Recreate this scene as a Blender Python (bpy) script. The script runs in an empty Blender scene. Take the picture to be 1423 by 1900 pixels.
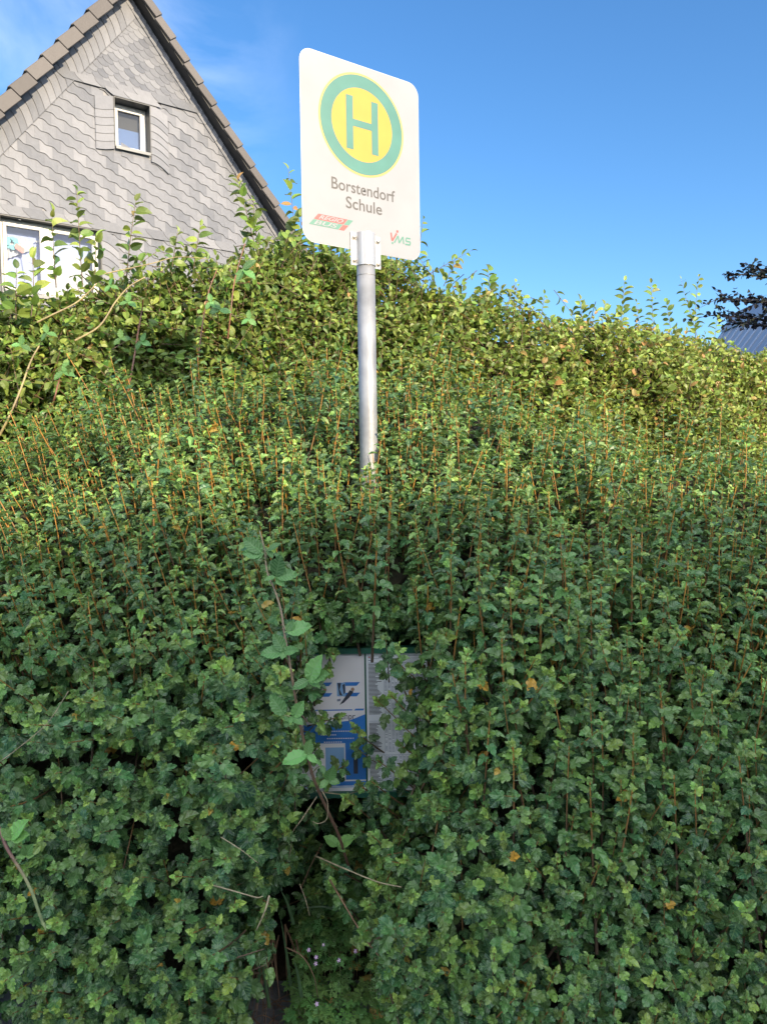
import bpy, math, random
import numpy as np
from math import radians as R, sin, cos, pi

rng = np.random.default_rng(7)
random.seed(7)
S = bpy.context.scene
COL = S.collection

# ------------------------------------------------------------------ camera
F_PX, PW, PH = 1427.0, 1423.0, 1900.0
CAM = np.array([0.0, 0.0, 1.6])
PITCH, ROLL = R(-2.4), R(-0.86)
cd = bpy.data.cameras.new('camera')
cd.sensor_fit = 'VERTICAL'; cd.sensor_height = 24.0; cd.sensor_width = 24.0
cd.lens = 24.0 * F_PX / PH
cd.clip_start = 0.05; cd.clip_end = 3000
cam = bpy.data.objects.new('camera', cd); COL.objects.link(cam)
def _rx(a): c, s = cos(a), sin(a); return np.array([[1,0,0],[0,c,-s],[0,s,c]])
def _rz(a): c, s = cos(a), sin(a); return np.array([[c,-s,0],[s,c,0],[0,0,1]])
CM = _rx(pi/2 + PITCH) @ _rz(ROLL)
from mathutils import Matrix, Vector
cam.matrix_world = Matrix.Translation(CAM.tolist()) @ Matrix(CM.tolist()).to_4x4()
S.camera = cam

def ray(px, py): return CM @ np.array([(px-PW/2)/F_PX, -(py-PH/2)/F_PX, -1.0])
def at(px, py, Y):                       # the place seen at a photo pixel, Y metres ahead
    r = ray(px, py); return CAM + r*(Y/r[1])
def project(p):
    q = (np.atleast_2d(p)-CAM) @ CM
    return np.stack([PW/2 - q[:,0]/q[:,2]*F_PX, PH/2 + q[:,1]/q[:,2]*F_PX, -q[:,2]], 1)

# ------------------------------------------------------------------ light
SUN_AZ, SUN_EL = R(40), R(20)            # azimuth measured to the right of straight behind the camera
sdir = Vector((sin(SUN_AZ)*cos(SUN_EL), -cos(SUN_AZ)*cos(SUN_EL), sin(SUN_EL)))
sl = bpy.data.lights.new('sun', 'SUN'); sl.energy = 4.3; sl.angle = R(0.5); sl.color = (1.0, 0.82, 0.56)
so = bpy.data.objects.new('sun', sl); COL.objects.link(so)
so.rotation_euler = (-sdir).to_track_quat('-Z', 'Y').to_euler(); so.location = (8, -8, 12)

W = bpy.data.worlds.new('World'); S.world = W; W.use_nodes = True
nt = W.node_tree; nt.nodes.clear()
def nd(t, typ, **kw):
    n = t.nodes.new(typ)
    for k, v in kw.items(): setattr(n, k, v)
    return n
wo = nd(nt, 'ShaderNodeOutputWorld'); bg = nd(nt, 'ShaderNodeBackground')
sky = nd(nt, 'ShaderNodeTexSky', sky_type='NISHITA', sun_disc=False)
sky.sun_elevation = SUN_EL
sky.sun_rotation = pi - SUN_AZ            # sun bearing: clockwise from +Y
sky.air_density = 1.0; sky.dust_density = 0.35; sky.ozone_density = 4.0
bg.inputs['Strength'].default_value = 0.15
tc = nd(nt, 'ShaderNodeTexCoord')
# thin cirrus: stretched noise on the sky direction, gathered round one part of the sky
mp = nd(nt, 'ShaderNodeMapping'); mp.inputs['Scale'].default_value = (3.2, 3.2, 6.5); mp.inputs['Rotation'].default_value = (0.2, 0.5, 0.3)
nz = nd(nt, 'ShaderNodeTexNoise'); nz.inputs['Scale'].default_value = 1.5; nz.inputs['Detail'].default_value = 7; nz.inputs['Roughness'].default_value = 0.55
nz.inputs['Distortion'].default_value = 0.8
rmp = nd(nt, 'ShaderNodeMapRange'); rmp.inputs['From Min'].default_value = 0.42; rmp.inputs['From Max'].default_value = 0.78
dt = nd(nt, 'ShaderNodeVectorMath', operation='DOT_PRODUCT')
cdir = Vector(ray(40, 90)).normalized(); dt.inputs[1].default_value = cdir
rm2 = nd(nt, 'ShaderNodeMapRange', interpolation_type='SMOOTHSTEP'); rm2.inputs['From Min'].default_value = 0.95; rm2.inputs['From Max'].default_value = 0.998
mul = nd(nt, 'ShaderNodeMath', operation='MULTIPLY'); mul.use_clamp = True
hs = nd(nt, 'ShaderNodeHueSaturation'); hs.inputs['Saturation'].default_value = 1.15; hs.inputs['Value'].default_value = 1.17; hs.inputs['Hue'].default_value = 0.501
mx = nd(nt, 'ShaderNodeMix', data_type='RGBA')
L = nt.links.new
L(tc.outputs['Generated'], mp.inputs['Vector']); L(mp.outputs[0], nz.inputs['Vector']); L(nz.outputs['Fac'], rmp.inputs['Value'])
L(tc.outputs['Generated'], dt.inputs[0]); L(dt.outputs['Value'], rm2.inputs['Value'])
L(rmp.outputs[0], mul.inputs[0]); L(rm2.outputs[0], mul.inputs[1])
L(sky.outputs[0], hs.inputs['Color']); L(hs.outputs[0], mx.inputs['A']); mx.inputs['B'].default_value = (6.2, 6.6, 7.4, 1)
# an unseen bank of bright broken cloud, added behind the camera to fill the shade
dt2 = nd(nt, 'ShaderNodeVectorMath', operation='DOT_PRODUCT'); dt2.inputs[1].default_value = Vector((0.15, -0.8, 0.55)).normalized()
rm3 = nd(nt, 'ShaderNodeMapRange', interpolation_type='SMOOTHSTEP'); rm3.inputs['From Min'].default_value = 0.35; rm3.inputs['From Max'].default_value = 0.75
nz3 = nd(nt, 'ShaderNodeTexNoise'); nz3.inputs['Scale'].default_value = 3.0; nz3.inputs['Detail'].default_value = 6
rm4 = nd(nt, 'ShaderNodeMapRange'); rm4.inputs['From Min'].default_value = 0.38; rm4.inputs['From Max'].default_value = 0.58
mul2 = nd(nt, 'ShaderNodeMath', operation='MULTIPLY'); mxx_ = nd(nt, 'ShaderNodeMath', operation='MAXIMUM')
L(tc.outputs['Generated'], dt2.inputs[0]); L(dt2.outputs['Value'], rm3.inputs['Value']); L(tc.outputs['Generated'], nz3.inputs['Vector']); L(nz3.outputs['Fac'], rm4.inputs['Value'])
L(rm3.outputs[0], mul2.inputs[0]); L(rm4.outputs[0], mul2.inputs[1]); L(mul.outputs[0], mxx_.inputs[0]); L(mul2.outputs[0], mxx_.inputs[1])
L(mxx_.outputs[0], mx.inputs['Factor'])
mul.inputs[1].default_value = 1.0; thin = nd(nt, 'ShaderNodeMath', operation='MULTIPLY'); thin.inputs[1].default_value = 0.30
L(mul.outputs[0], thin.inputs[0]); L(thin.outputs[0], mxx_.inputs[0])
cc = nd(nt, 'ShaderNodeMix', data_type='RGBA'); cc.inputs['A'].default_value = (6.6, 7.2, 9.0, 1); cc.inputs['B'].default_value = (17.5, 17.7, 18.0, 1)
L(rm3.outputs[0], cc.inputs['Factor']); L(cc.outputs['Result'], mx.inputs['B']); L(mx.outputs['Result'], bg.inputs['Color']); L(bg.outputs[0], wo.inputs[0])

S.view_settings.view_transform = 'Standard'; S.view_settings.look = 'None'
S.view_settings.exposure = 0.62; S.view_settings.gamma = 1.0
S.cycles.max_bounces = 8; S.cycles.diffuse_bounces = 4; S.cycles.transmission_bounces = 4; S.cycles.transparent_max_bounces = 6
S.cycles.use_denoising = True

# ------------------------------------------------------------------ materials
def mat(name, col, rough=0.6, metal=0.0, spec=0.5, noise=None, bump=None, coat=0.0):
    """noise=(scale, amount[, second colour]) mottles the colour; bump=(scale, strength)"""
    m = bpy.data.materials.new(name); m.use_nodes = True
    t = m.node_tree; b = t.nodes['Principled BSDF']
    b.inputs['Base Color'].default_value = (*col, 1); b.inputs['Roughness'].default_value = rough
    b.inputs['Metallic'].default_value = metal; b.inputs['Specular IOR Level'].default_value = spec
    b.inputs['Coat Weight'].default_value = coat
    if noise or bump: c = nd(t, 'ShaderNodeTexCoord')
    if noise:
        n = nd(t, 'ShaderNodeTexNoise'); n.inputs['Scale'].default_value = noise[0]; n.inputs['Detail'].default_value = 5
        t.links.new(c.outputs['Object'], n.inputs['Vector'])
        r = nd(t, 'ShaderNodeMapRange'); r.inputs['From Min'].default_value = 0.3; r.inputs['From Max'].default_value = 0.7
        t.links.new(n.outputs['Fac'], r.inputs['Value'])
        x = nd(t, 'ShaderNodeMix', data_type='RGBA')
        k = noise[1]
        c2 = noise[2] if len(noise) > 2 else tuple(min(1, v*(1+k)) for v in col)
        c1 = col if len(noise) > 2 else tuple(v*(1-k) for v in col)
        x.inputs['A'].default_value = (*c1, 1); x.inputs['B'].default_value = (*c2, 1)
        t.links.new(r.outputs[0], x.inputs['Factor']); t.links.new(x.outputs['Result'], b.inputs['Base Color'])
    if bump:
        n = nd(t, 'ShaderNodeTexNoise'); n.inputs['Scale'].default_value = bump[0]; n.inputs['Detail'].default_value = 6
        t.links.new(c.outputs['Object'], n.inputs['Vector'])
        bb = nd(t, 'ShaderNodeBump'); bb.inputs['Strength'].default_value = bump[1]; bb.inputs['Distance'].default_value = 0.01
        t.links.new(n.outputs['Fac'], bb.inputs['Height']); t.links.new(bb.outputs[0], b.inputs['Normal'])
    return m

def leaf_mat(name, old, young, odd, vein='palmate', veinmix=0.4, veincol=None, rough=0.42, trans=0.28, hue=(0.0, 0.0), spec=0.5):
    """attribute tint: r random, g youth plus a painted sun lift on currant tops, b odd (dry or yellow). Veins come from the leaf's own UV."""
    m = bpy.data.materials.new(name); m.use_nodes = True
    t = m.node_tree; k = t.links.new; b = t.nodes['Principled BSDF']; out = t.nodes['Material Output']
    at_ = nd(t, 'ShaderNodeAttribute', attribute_name='tint'); sp = nd(t, 'ShaderNodeSeparateColor'); k(at_.outputs['Color'], sp.inputs[0])
    uv = nd(t, 'ShaderNodeUVMap'); su = nd(t, 'ShaderNodeSeparateXYZ'); k(uv.outputs[0], su.inputs[0])
    def mth(op, a, c=None, clamp=False):
        n = nd(t, 'ShaderNodeMath', operation=op); n.use_clamp = clamp
        for i, v in enumerate((a, c)):
            if v is None: continue
            if isinstance(v, (int, float)): n.inputs[i].default_value = v
            else: k(v, n.inputs[i])
        return n.outputs[0]
    x = mth('SUBTRACT', su.outputs[0], 0.5); y = su.outputs[1]; ax = mth('ABSOLUTE', x)
    if vein == 'palmate':
        ang = mth('ARCTAN2', x, mth('ADD', y, 0.04)); r = mth('SQRT', mth('ADD', mth('MULTIPLY', x, x), mth('MULTIPLY', y, y)))
        d = mth('MULTIPLY', mth('MULTIPLY', mth('ABSOLUTE', mth('SUBTRACT', mth('FRACT', mth('ADD', mth('DIVIDE', ang, 0.72), 0.5)), 0.5)), 0.72), r)
        # side veins leave the midrib
        d2 = mth('MULTIPLY', mth('ABSOLUTE', mth('SUBTRACT', mth('FRACT', mth('MULTIPLY', mth('SUBTRACT', y, mth('MULTIPLY', ax, 0.9)), 5.0)), 0.5)), 0.14)
        d2 = mth('ADD', d2, 0.012)
        d = mth('MINIMUM', d, d2)
    else:
        d2 = mth('MULTIPLY', mth('ABSOLUTE', mth('SUBTRACT', mth('FRACT', mth('MULTIPLY', mth('SUBTRACT', y, mth('MULTIPLY', ax, 0.75)), 7.0)), 0.5)), 0.13)
        d = mth('MINIMUM', ax, mth('ADD', d2, 0.008))
    vm = nd(t, 'ShaderNodeMapRange', interpolation_type='SMOOTHSTEP'); vm.inputs['From Min'].default_value = 0.008; vm.inputs['From Max'].default_value = 0.05
    vm.inputs['To Min'].default_value = veinmix; vm.inputs['To Max'].default_value = 0.0
    k(d, vm.inputs['Value'])
    def mix(f, a, c):
        n = nd(t, 'ShaderNodeMix', data_type='RGBA')
        for s_, v in (('Factor', f), ('A', a), ('B', c)):
            if isinstance(v, tuple): n.inputs[s_].default_value = (*v, 1)
            elif isinstance(v, (int, float)): n.inputs[s_].default_value = v
            else: k(v, n.inputs[s_])
        return n.outputs['Result']
    base = mix(sp.outputs[1], old, young)
    hv = nd(t, 'ShaderNodeHueSaturation')
    k(base, hv.inputs['Color'])
    k(mth('ADD', mth('MULTIPLY', sp.outputs[0], 0.05), 0.488), hv.inputs['Hue'])
    k(mth('ADD', mth('MULTIPLY', mth('FRACT', mth('MULTIPLY', sp.outputs[0], 7.31)), 1.0), 0.50), hv.inputs['Value'])
    c = mix(vm.outputs[0], hv.outputs[0], veincol or young)
    c = mix(sp.outputs[2], c, odd)
    geo = nd(t, 'ShaderNodeNewGeometry')
    c = mix(mth('MULTIPLY', geo.outputs['Backfacing'], 0.35), c, tuple(0.5*a+0.5*q for a, q in zip(young, (0.2, 0.25, 0.14))))
    k(c, b.inputs['Base Color']); b.inputs['Roughness'].default_value = rough; b.inputs['Specular IOR Level'].default_value = spec
    tr = nd(t, 'ShaderNodeBsdfTranslucent')
    ht = nd(t, 'ShaderNodeHueSaturation'); ht.inputs['Hue'].default_value = 0.48; ht.inputs['Saturation'].default_value = 1.1; ht.inputs['Value'].default_value = 1.5
    k(c, ht.inputs['Color']); k(ht.outputs[0], tr.inputs['Color'])
    ms = nd(t, 'ShaderNodeMixShader'); ms.inputs[0].default_value = trans
    k(b.outputs[0], ms.inputs[1]); k(tr.outputs[0], ms.inputs[2]); k(ms.outputs[0], out.inputs['Surface'])
    return m

def stem_mat(name, low, high, rough=0.5):
    m = bpy.data.materials.new(name); m.use_nodes = True
    t = m.node_tree; k = t.links.new; b = t.nodes['Principled BSDF']
    a = nd(t, 'ShaderNodeAttribute', attribute_name='tint'); sp = nd(t, 'ShaderNodeSeparateColor'); k(a.outputs['Color'], sp.inputs[0])
    x = nd(t, 'ShaderNodeMix', data_type='RGBA'); x.inputs['A'].default_value = (*low, 1); x.inputs['B'].default_value = (*high, 1)
    k(sp.outputs[1], x.inputs['Factor'])
    c = nd(t, 'ShaderNodeTexCoord'); n = nd(t, 'ShaderNodeTexNoise'); n.inputs['Scale'].default_value = 90; k(c.outputs['Object'], n.inputs['Vector'])
    h = nd(t, 'ShaderNodeHueSaturation'); k(x.outputs['Result'], h.inputs['Color'])
    r = nd(t, 'ShaderNodeMapRange'); r.inputs['To Min'].default_value = 0.5; r.inputs['To Max'].default_value = 1.5; k(n.outputs['Fac'], r.inputs['Value']); k(r.outputs[0], h.inputs['Value'])
    k(h.outputs[0], b.inputs['Base Color']); b.inputs['Roughness'].default_value = rough
    return m

def tint_mat(name, lo, hi, rough=0.6, bump=None, spec=0.4):
    """colour runs lo..hi with the r of each piece's tint"""
    m = bpy.data.materials.new(name); m.use_nodes = True
    t = m.node_tree; k = t.links.new; b = t.nodes['Principled BSDF']
    a = nd(t, 'ShaderNodeAttribute', attribute_name='tint'); sp = nd(t, 'ShaderNodeSeparateColor'); k(a.outputs['Color'], sp.inputs[0])
    c = nd(t, 'ShaderNodeTexCoord'); n = nd(t, 'ShaderNodeTexNoise'); n.inputs['Scale'].default_value = 14; n.inputs['Detail'].default_value = 6
    k(c.outputs['Object'], n.inputs['Vector'])
    ad = nd(t, 'ShaderNodeMath', operation='MULTIPLY_ADD'); ad.inputs[1].default_value = 0.5; ad.use_clamp = True
    k(n.outputs['Fac'], ad.inputs[0])
    sb = nd(t, 'ShaderNodeMath', operation='SUBTRACT'); k(sp.outputs[0], sb.inputs[0]); sb.inputs[1].default_value = 0.25
    k(sb.outputs[0], ad.inputs[2])
    x = nd(t, 'ShaderNodeMix', data_type='RGBA'); x.inputs['A'].default_value = (*lo, 1); x.inputs['B'].default_value = (*hi, 1)
    k(ad.outputs[0], x.inputs['Factor']); k(x.outputs['Result'], b.inputs['Base Color'])
    b.inputs['Roughness'].default_value = rough; b.inputs['Specular IOR Level'].default_value = spec
    if bump:
        n2 = nd(t, 'ShaderNodeTexNoise'); n2.inputs['Scale'].default_value = bump[0]; n2.inputs['Detail'].default_value = 8
        k(c.outputs['Object'], n2.inputs['Vector'])
        bb = nd(t, 'ShaderNodeBump'); bb.inputs['Strength'].default_value = bump[1]; bb.inputs['Distance'].default_value = 0.01
        k(n2.outputs['Fac'], bb.inputs['Height']); k(bb.outputs[0], b.inputs['Normal'])
    return m

M = {}
M['currant_leaf'] = leaf_mat('currant_leaf', (0.034, 0.112, 0.042), (0.27, 0.38, 0.065), (0.60, 0.33, 0.05), 'palmate', 0.5, (0.19, 0.31, 0.13), rough=0.40, trans=0.16, spec=0.6)
M['currant_stem'] = stem_mat('currant_stem', (0.115, 0.075, 0.05), (0.52, 0.245, 0.045))
M['hedge_leaf'] = leaf_mat('hornbeam_leaf', (0.070, 0.150, 0.025), (0.31, 0.37, 0.070), (0.48, 0.27, 0.10), 'pinnate', 0.32, (0.17, 0.21, 0.06), rough=0.45, trans=0.22)
M['hedge_stem'] = stem_mat('hornbeam_stem', (0.12, 0.08, 0.05), (0.22, 0.14, 0.06))
M['bramble_leaf'] = leaf_mat('bramble_leaf', (0.115, 0.25, 0.075), (0.20, 0.38, 0.09), (0.4, 0.35, 0.05), 'pinnate', 0.45, (0.22, 0.36, 0.16), rough=0.5, trans=0.25)
M['bramble_stem'] = stem_mat('bramble_stem', (0.20, 0.10, 0.075), (0.30, 0.36, 0.16))
M['cane_red'] = stem_mat('cane_red', (0.20, 0.10, 0.07), (0.30, 0.12, 0.07))
M['cane_tan'] = stem_mat('cane_tan', (0.26, 0.20, 0.11), (0.42, 0.34, 0.16))
M['geranium_leaf'] = leaf_mat('geranium_leaf', (0.11, 0.22, 0.06), (0.19, 0.31, 0.08), (0.35, 0.22, 0.06), 'palmate', 0.2, (0.13, 0.22, 0.07), rough=0.55, trans=0.25)
M['plum_leaf'] = leaf_mat('purple_leaf', (0.006, 0.008, 0.015), (0.010, 0.010, 0.018), (0.012, 0.01, 0.016), 'pinnate', 0.1, (0.012, 0.012, 0.02), rough=0.6, trans=0.04, spec=0.2)
M['plum_stem'] = stem_mat('plum_stem', (0.012, 0.010, 0.014), (0.016, 0.012, 0.018))
M['bark_dark'] = mat('dark_bark', (0.02, 0.018, 0.02), 0.85, noise=(20, 0.4), bump=(40, 0.6))
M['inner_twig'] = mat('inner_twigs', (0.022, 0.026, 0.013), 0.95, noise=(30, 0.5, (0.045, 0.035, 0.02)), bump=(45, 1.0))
M['straw'] = mat('dry_straw', (0.31, 0.255, 0.16), 0.7, noise=(60, 0.35))
M['dry_grass'] = mat('dry_grass', (0.19, 0.115, 0.065), 0.8, noise=(50, 0.4))
M['green_grass'] = mat('green_grass', (0.075, 0.14, 0.06), 0.55, noise=(50, 0.3))
M['petal'] = mat('pink_petal', (0.50, 0.33, 0.54), 0.6)
M['petal_eye'] = mat('petal_eye', (0.75, 0.7, 0.5), 0.6)
M['berry'] = mat('orange_berry', (0.6, 0.16, 0.04), 0.3)
M['sign_white'] = mat('sign_white_film', (0.355, 0.360, 0.385), 0.35, noise=(5, 0.06), spec=0.4)
M['sign_yellow'] = mat('sign_yellow_film', (0.56, 0.34, 0.055), 0.32, spec=0.5, noise=(12, 0.04))
M['sign_yellow_edge'] = mat('sign_yellow_edge', (0.56, 0.39, 0.13), 0.32)
M['sign_green'] = mat('sign_green_film', (0.095, 0.245, 0.20), 0.28, spec=0.55, noise=(14, 0.07))
M['sign_text'] = mat('sign_grey_letters', (0.115, 0.108, 0.102), 0.4)
M['logo_red'] = mat('faded_red_film', (0.50, 0.12, 0.11), 0.4)
M['logo_green'] = mat('faded_green_film', (0.12, 0.28, 0.22), 0.4)
M['alu'] = mat('aluminium_edge', (0.55, 0.55, 0.55), 0.4, 0.7)
M['clamp'] = mat('clamp_metal', (0.52, 0.52, 0.53), 0.32, 0.35, noise=(16, 0.05))
M['galv'] = mat('galvanised_steel', (0.33, 0.335, 0.35), 0.5, 0.35, noise=(14, 0.22), bump=(60, 0.12))
M['bolt'] = mat('bolt_steel', (0.55, 0.52, 0.48), 0.35, 0.7)
M['case_green'] = mat('case_green_paint', (0.02, 0.12, 0.075), 0.4)
M['paper'] = mat('poster_paper', (0.90, 0.86, 0.88), 0.5, noise=(6, 0.06))
M['paper_cool'] = mat('timetable_paper', (0.86, 0.88, 0.92), 0.5, noise=(6, 0.04))
M['poster_blue'] = mat('poster_blue_ink', (0.04, 0.22, 0.66), 0.45)
M['poster_pale'] = mat('poster_pale_blue_ink', (0.26, 0.46, 0.74), 0.45)
M['ink'] = mat('print_ink', (0.055, 0.06, 0.085), 0.5)
M['ink_pale'] = mat('pale_print_ink', (0.24, 0.27, 0.36), 0.5)
M['ink_red'] = mat('red_print_ink', (0.45, 0.10, 0.10), 0.5)
M['skin_ink'] = mat('poster_flesh_ink', (0.45, 0.27, 0.17), 0.5)
M['slate'] = tint_mat('slate', (0.122, 0.130, 0.154), (0.242, 0.244, 0.268), 0.55, bump=(35, 0.35))
M['slate_dark'] = tint_mat('slate_small', (0.098, 0.106, 0.132), (0.222, 0.226, 0.248), 0.55, bump=(35, 0.35))
M['render_grey'] = mat('grey_render', (0.30, 0.29, 0.29), 0.9, noise=(6, 0.1))
M['rooftile'] = tint_mat('roof_tile', (0.088, 0.078, 0.076), (0.132, 0.118, 0.113), 0.6, bump=(25, 0.3))
M['soffit'] = mat('black_verge_board', (0.012, 0.013, 0.016), 0.5)
M['anthracite'] = mat('anthracite_sheet', (0.045, 0.05, 0.058), 0.45)
M['sill'] = mat('grey_sill_sheet', (0.14, 0.15, 0.165), 0.4)
M['frame_white'] = mat('window_white', (0.60, 0.59, 0.57), 0.4)
M['pane_sheet'] = mat('white_pane_sheet', (0.62, 0.63, 0.68), 0.8)  # curtain cloth, also the cloud reflection painted into the big window
M['pane_blue'] = mat('blue_pane_sheet', (0.11, 0.18, 0.38), 0.8)
M['pane_lilac'] = mat('lilac_pane_sheet', (0.42, 0.47, 0.72), 0.8)
M['back_panel'] = mat('brown_panel', (0.05, 0.046, 0.044), 0.8)
M['aqua'] = mat('aqua_paper', (0.22, 0.55, 0.62), 0.7); M['coral'] = mat('coral_paper', (0.75, 0.28, 0.26), 0.7)
def glass_mat():
    m = bpy.data.materials.new('window_glass'); m.use_nodes = True; t = m.node_tree; t.nodes.clear()
    o = nd(t, 'ShaderNodeOutputMaterial'); g = nd(t, 'ShaderNodeBsdfGlossy'); g.inputs['Roughness'].default_value = 0.02
    tr = nd(t, 'ShaderNodeBsdfTransparent'); tr.inputs[0].default_value = (0.92, 0.95, 0.96, 1)
    f = nd(t, 'ShaderNodeFresnel'); f.inputs[0].default_value = 1.7
    x = nd(t, 'ShaderNodeMixShader'); t.links.new(f.outputs[0], x.inputs[0]); t.links.new(tr.outputs[0], x.inputs[1]); t.links.new(g.outputs[0], x.inputs[2])
    t.links.new(x.outputs[0], o.inputs[0]); return m
M['glass'] = glass_mat()
M['metal_roof'] = mat('blue_grey_sheet_roof', (0.20, 0.245, 0.32), 0.42, 0.2, noise=(3, 0.08))
M['metal_seam'] = mat('pale_seam', (0.30, 0.37, 0.50), 0.4, 0.2)
M['pale_wall'] = mat('pale_rendered_wall', (0.55, 0.50, 0.43), 0.9, noise=(4, 0.08))
M['street_roof'] = mat('red_brown_roof', (0.20, 0.09, 0.06), 0.8, noise=(6, 0.2))
M['asphalt'] = mat('asphalt', (0.055, 0.057, 0.062), 0.9, noise=(60, 0.35), bump=(140, 0.5))
M['paving'] = mat('pavement', (0.16, 0.17, 0.185), 0.85, noise=(25, 0.2), bump=(90, 0.3))
M['kerb'] = mat('kerb_stone', (0.15, 0.155, 0.17), 0.85, noise=(30, 0.3), bump=(60, 0.5))
M['soil'] = mat('soil', (0.07, 0.05, 0.035), 0.95, noise=(12, 0.4), bump=(40, 0.8))
M['lawn'] = mat('lawn', (0.06, 0.10, 0.03), 0.95, noise=(3, 0.35), bump=(50, 0.8))

# ------------------------------------------------------------------ helpers: objects
def props(o, label=None, cat=None, group=None, kind=None):
    if label: o['label'] = label
    if cat: o['category'] = cat
    if group: o['group'] = group
    if kind: o['kind'] = kind
    return o
def empty(name, loc, **kw):
    o = bpy.data.objects.new(name, None); COL.objects.link(o); o.location = [float(v) for v in loc]; o.empty_display_size = 0.1
    return props(o, **kw)
def link_mesh(name, me, parent=None, **kw):
    o = bpy.data.objects.new(name, me); COL.objects.link(o)
    if parent is not None:
        o.parent = parent
        off = Vector((0, 0, 0)); p = parent
        while p is not None: off += p.location; p = p.parent
        me.transform(Matrix.Translation(-off))        # meshes are written in world places, then taken to the thing's base
    return props(o, **kw)

class Geo:
    """polygons in world places with materials and an optional tint per piece"""
    def __init__(s): s.v = []; s.f = []; s.m = []; s.t = []; s.mats = []
    def mi(s, m):
        if m not in s.mats: s.mats.append(m)
        return s.mats.index(m)
    def add(s, vs, fs, m, tint=0.5):
        b = len(s.v); i = s.mi(m)
        s.v += [tuple(float(q) for q in p) for p in vs]; s.t += [tint]*len(vs)
        for f in fs: s.f.append([b+k for k in f]); s.m.append(i)
    def poly(s, vs, m, tint=0.5): s.add(vs, [list(range(len(vs)))], m, tint)
    def prism(s, out, ext, m, tint=0.5, cap=True):
        """outline extruded along ext (a vector); the outline is the front face"""
        n = len(out); out = [np.array(p, float) for p in out]; bk = [p+np.array(ext, float) for p in out]
        fs = [[(k+1) % n, k, n+k, n+(k+1) % n] for k in range(n)]
        fs += [list(range(n))] + ([list(range(2*n-1, n-1, -1))] if cap else [])
        s.add(out+bk, fs, m, tint)
    def box(s, o, a, b, c, m, tint=0.5):
        o, a, b, c = (np.array(q, float) for q in (o, a, b, c))
        if np.dot(np.cross(a, b), c) < 0: a, b = b, a
        v = [o, o+a, o+a+b, o+b, o+c, o+a+c, o+a+b+c, o+b+c]
        s.add(v, [[0,3,2,1],[4,5,6,7],[0,1,5,4],[1,2,6,5],[2,3,7,6],[3,0,4,7]], m, tint)
    def tube(s, pts, rad, m, sides=8, tint=0.5, caps=True):
        v, t = tube(np.array(pts, float), np.broadcast_to(np.array(rad, float), (len(pts),)), sides)
        fs = t.tolist()
        n = len(pts)
        if caps: fs += [list(range(sides-1, -1, -1)), list(range((n-1)*sides, n*sides))]
        s.add(v, fs, m, tint)
    def build(s, name, parent=None, smooth=(), bevel=0.0, **kw):
        me = bpy.data.meshes.new(name); me.from_pydata(s.v, [], s.f)
        for m in s.mats: me.materials.append(M[m])
        me.polygons.foreach_set('material_index', s.m)
        sm = [s.mats[i] in smooth for i in s.m]; me.polygons.foreach_set('use_smooth', sm)
        a = me.color_attributes.new('tint', 'FLOAT_COLOR', 'POINT')
        a.data.foreach_set('color', np.repeat(np.array(s.t, np.float32)[:, None], 4, 1).ravel())
        me.update()
        o = link_mesh(name, me, parent, **kw)
        if bevel:
            md = o.modifiers.new('bevel', 'BEVEL'); md.width = bevel; md.segments = 2; md.limit_method = 'ANGLE'
        return o

def norm(v): v = np.asarray(v, float); return v/np.maximum(np.linalg.norm(v, axis=-1, keepdims=True), 1e-9)
def tube(pts, rad, sides=5):
    n = len(pts); tg = norm(np.gradient(pts, axis=0))
    ref = np.array([0.31, 0.2, 0.93]) if abs(tg[0] @ np.array([0.31, 0.2, 0.93])) < 0.9 else np.array([1.0, 0.1, 0])
    e1 = norm(np.cross(tg, ref)); e2 = np.cross(tg, e1)
    a = np.arange(sides)*2*pi/sides
    v = pts[:, None] + rad[:, None, None]*(np.cos(a)[None, :, None]*e1[:, None] + np.sin(a)[None, :, None]*e2[:, None])
    i = np.arange(n-1)[:, None]*sides; k = np.arange(sides)[None]; k2 = (k+1) % sides
    q = np.stack([i+k, i+k2, i+sides+k2, i+sides+k], -1).reshape(-1, 4)
    return v.reshape(-1, 3), np.concatenate([q[:, [0, 1, 2]], q[:, [0, 2, 3]]])

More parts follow.
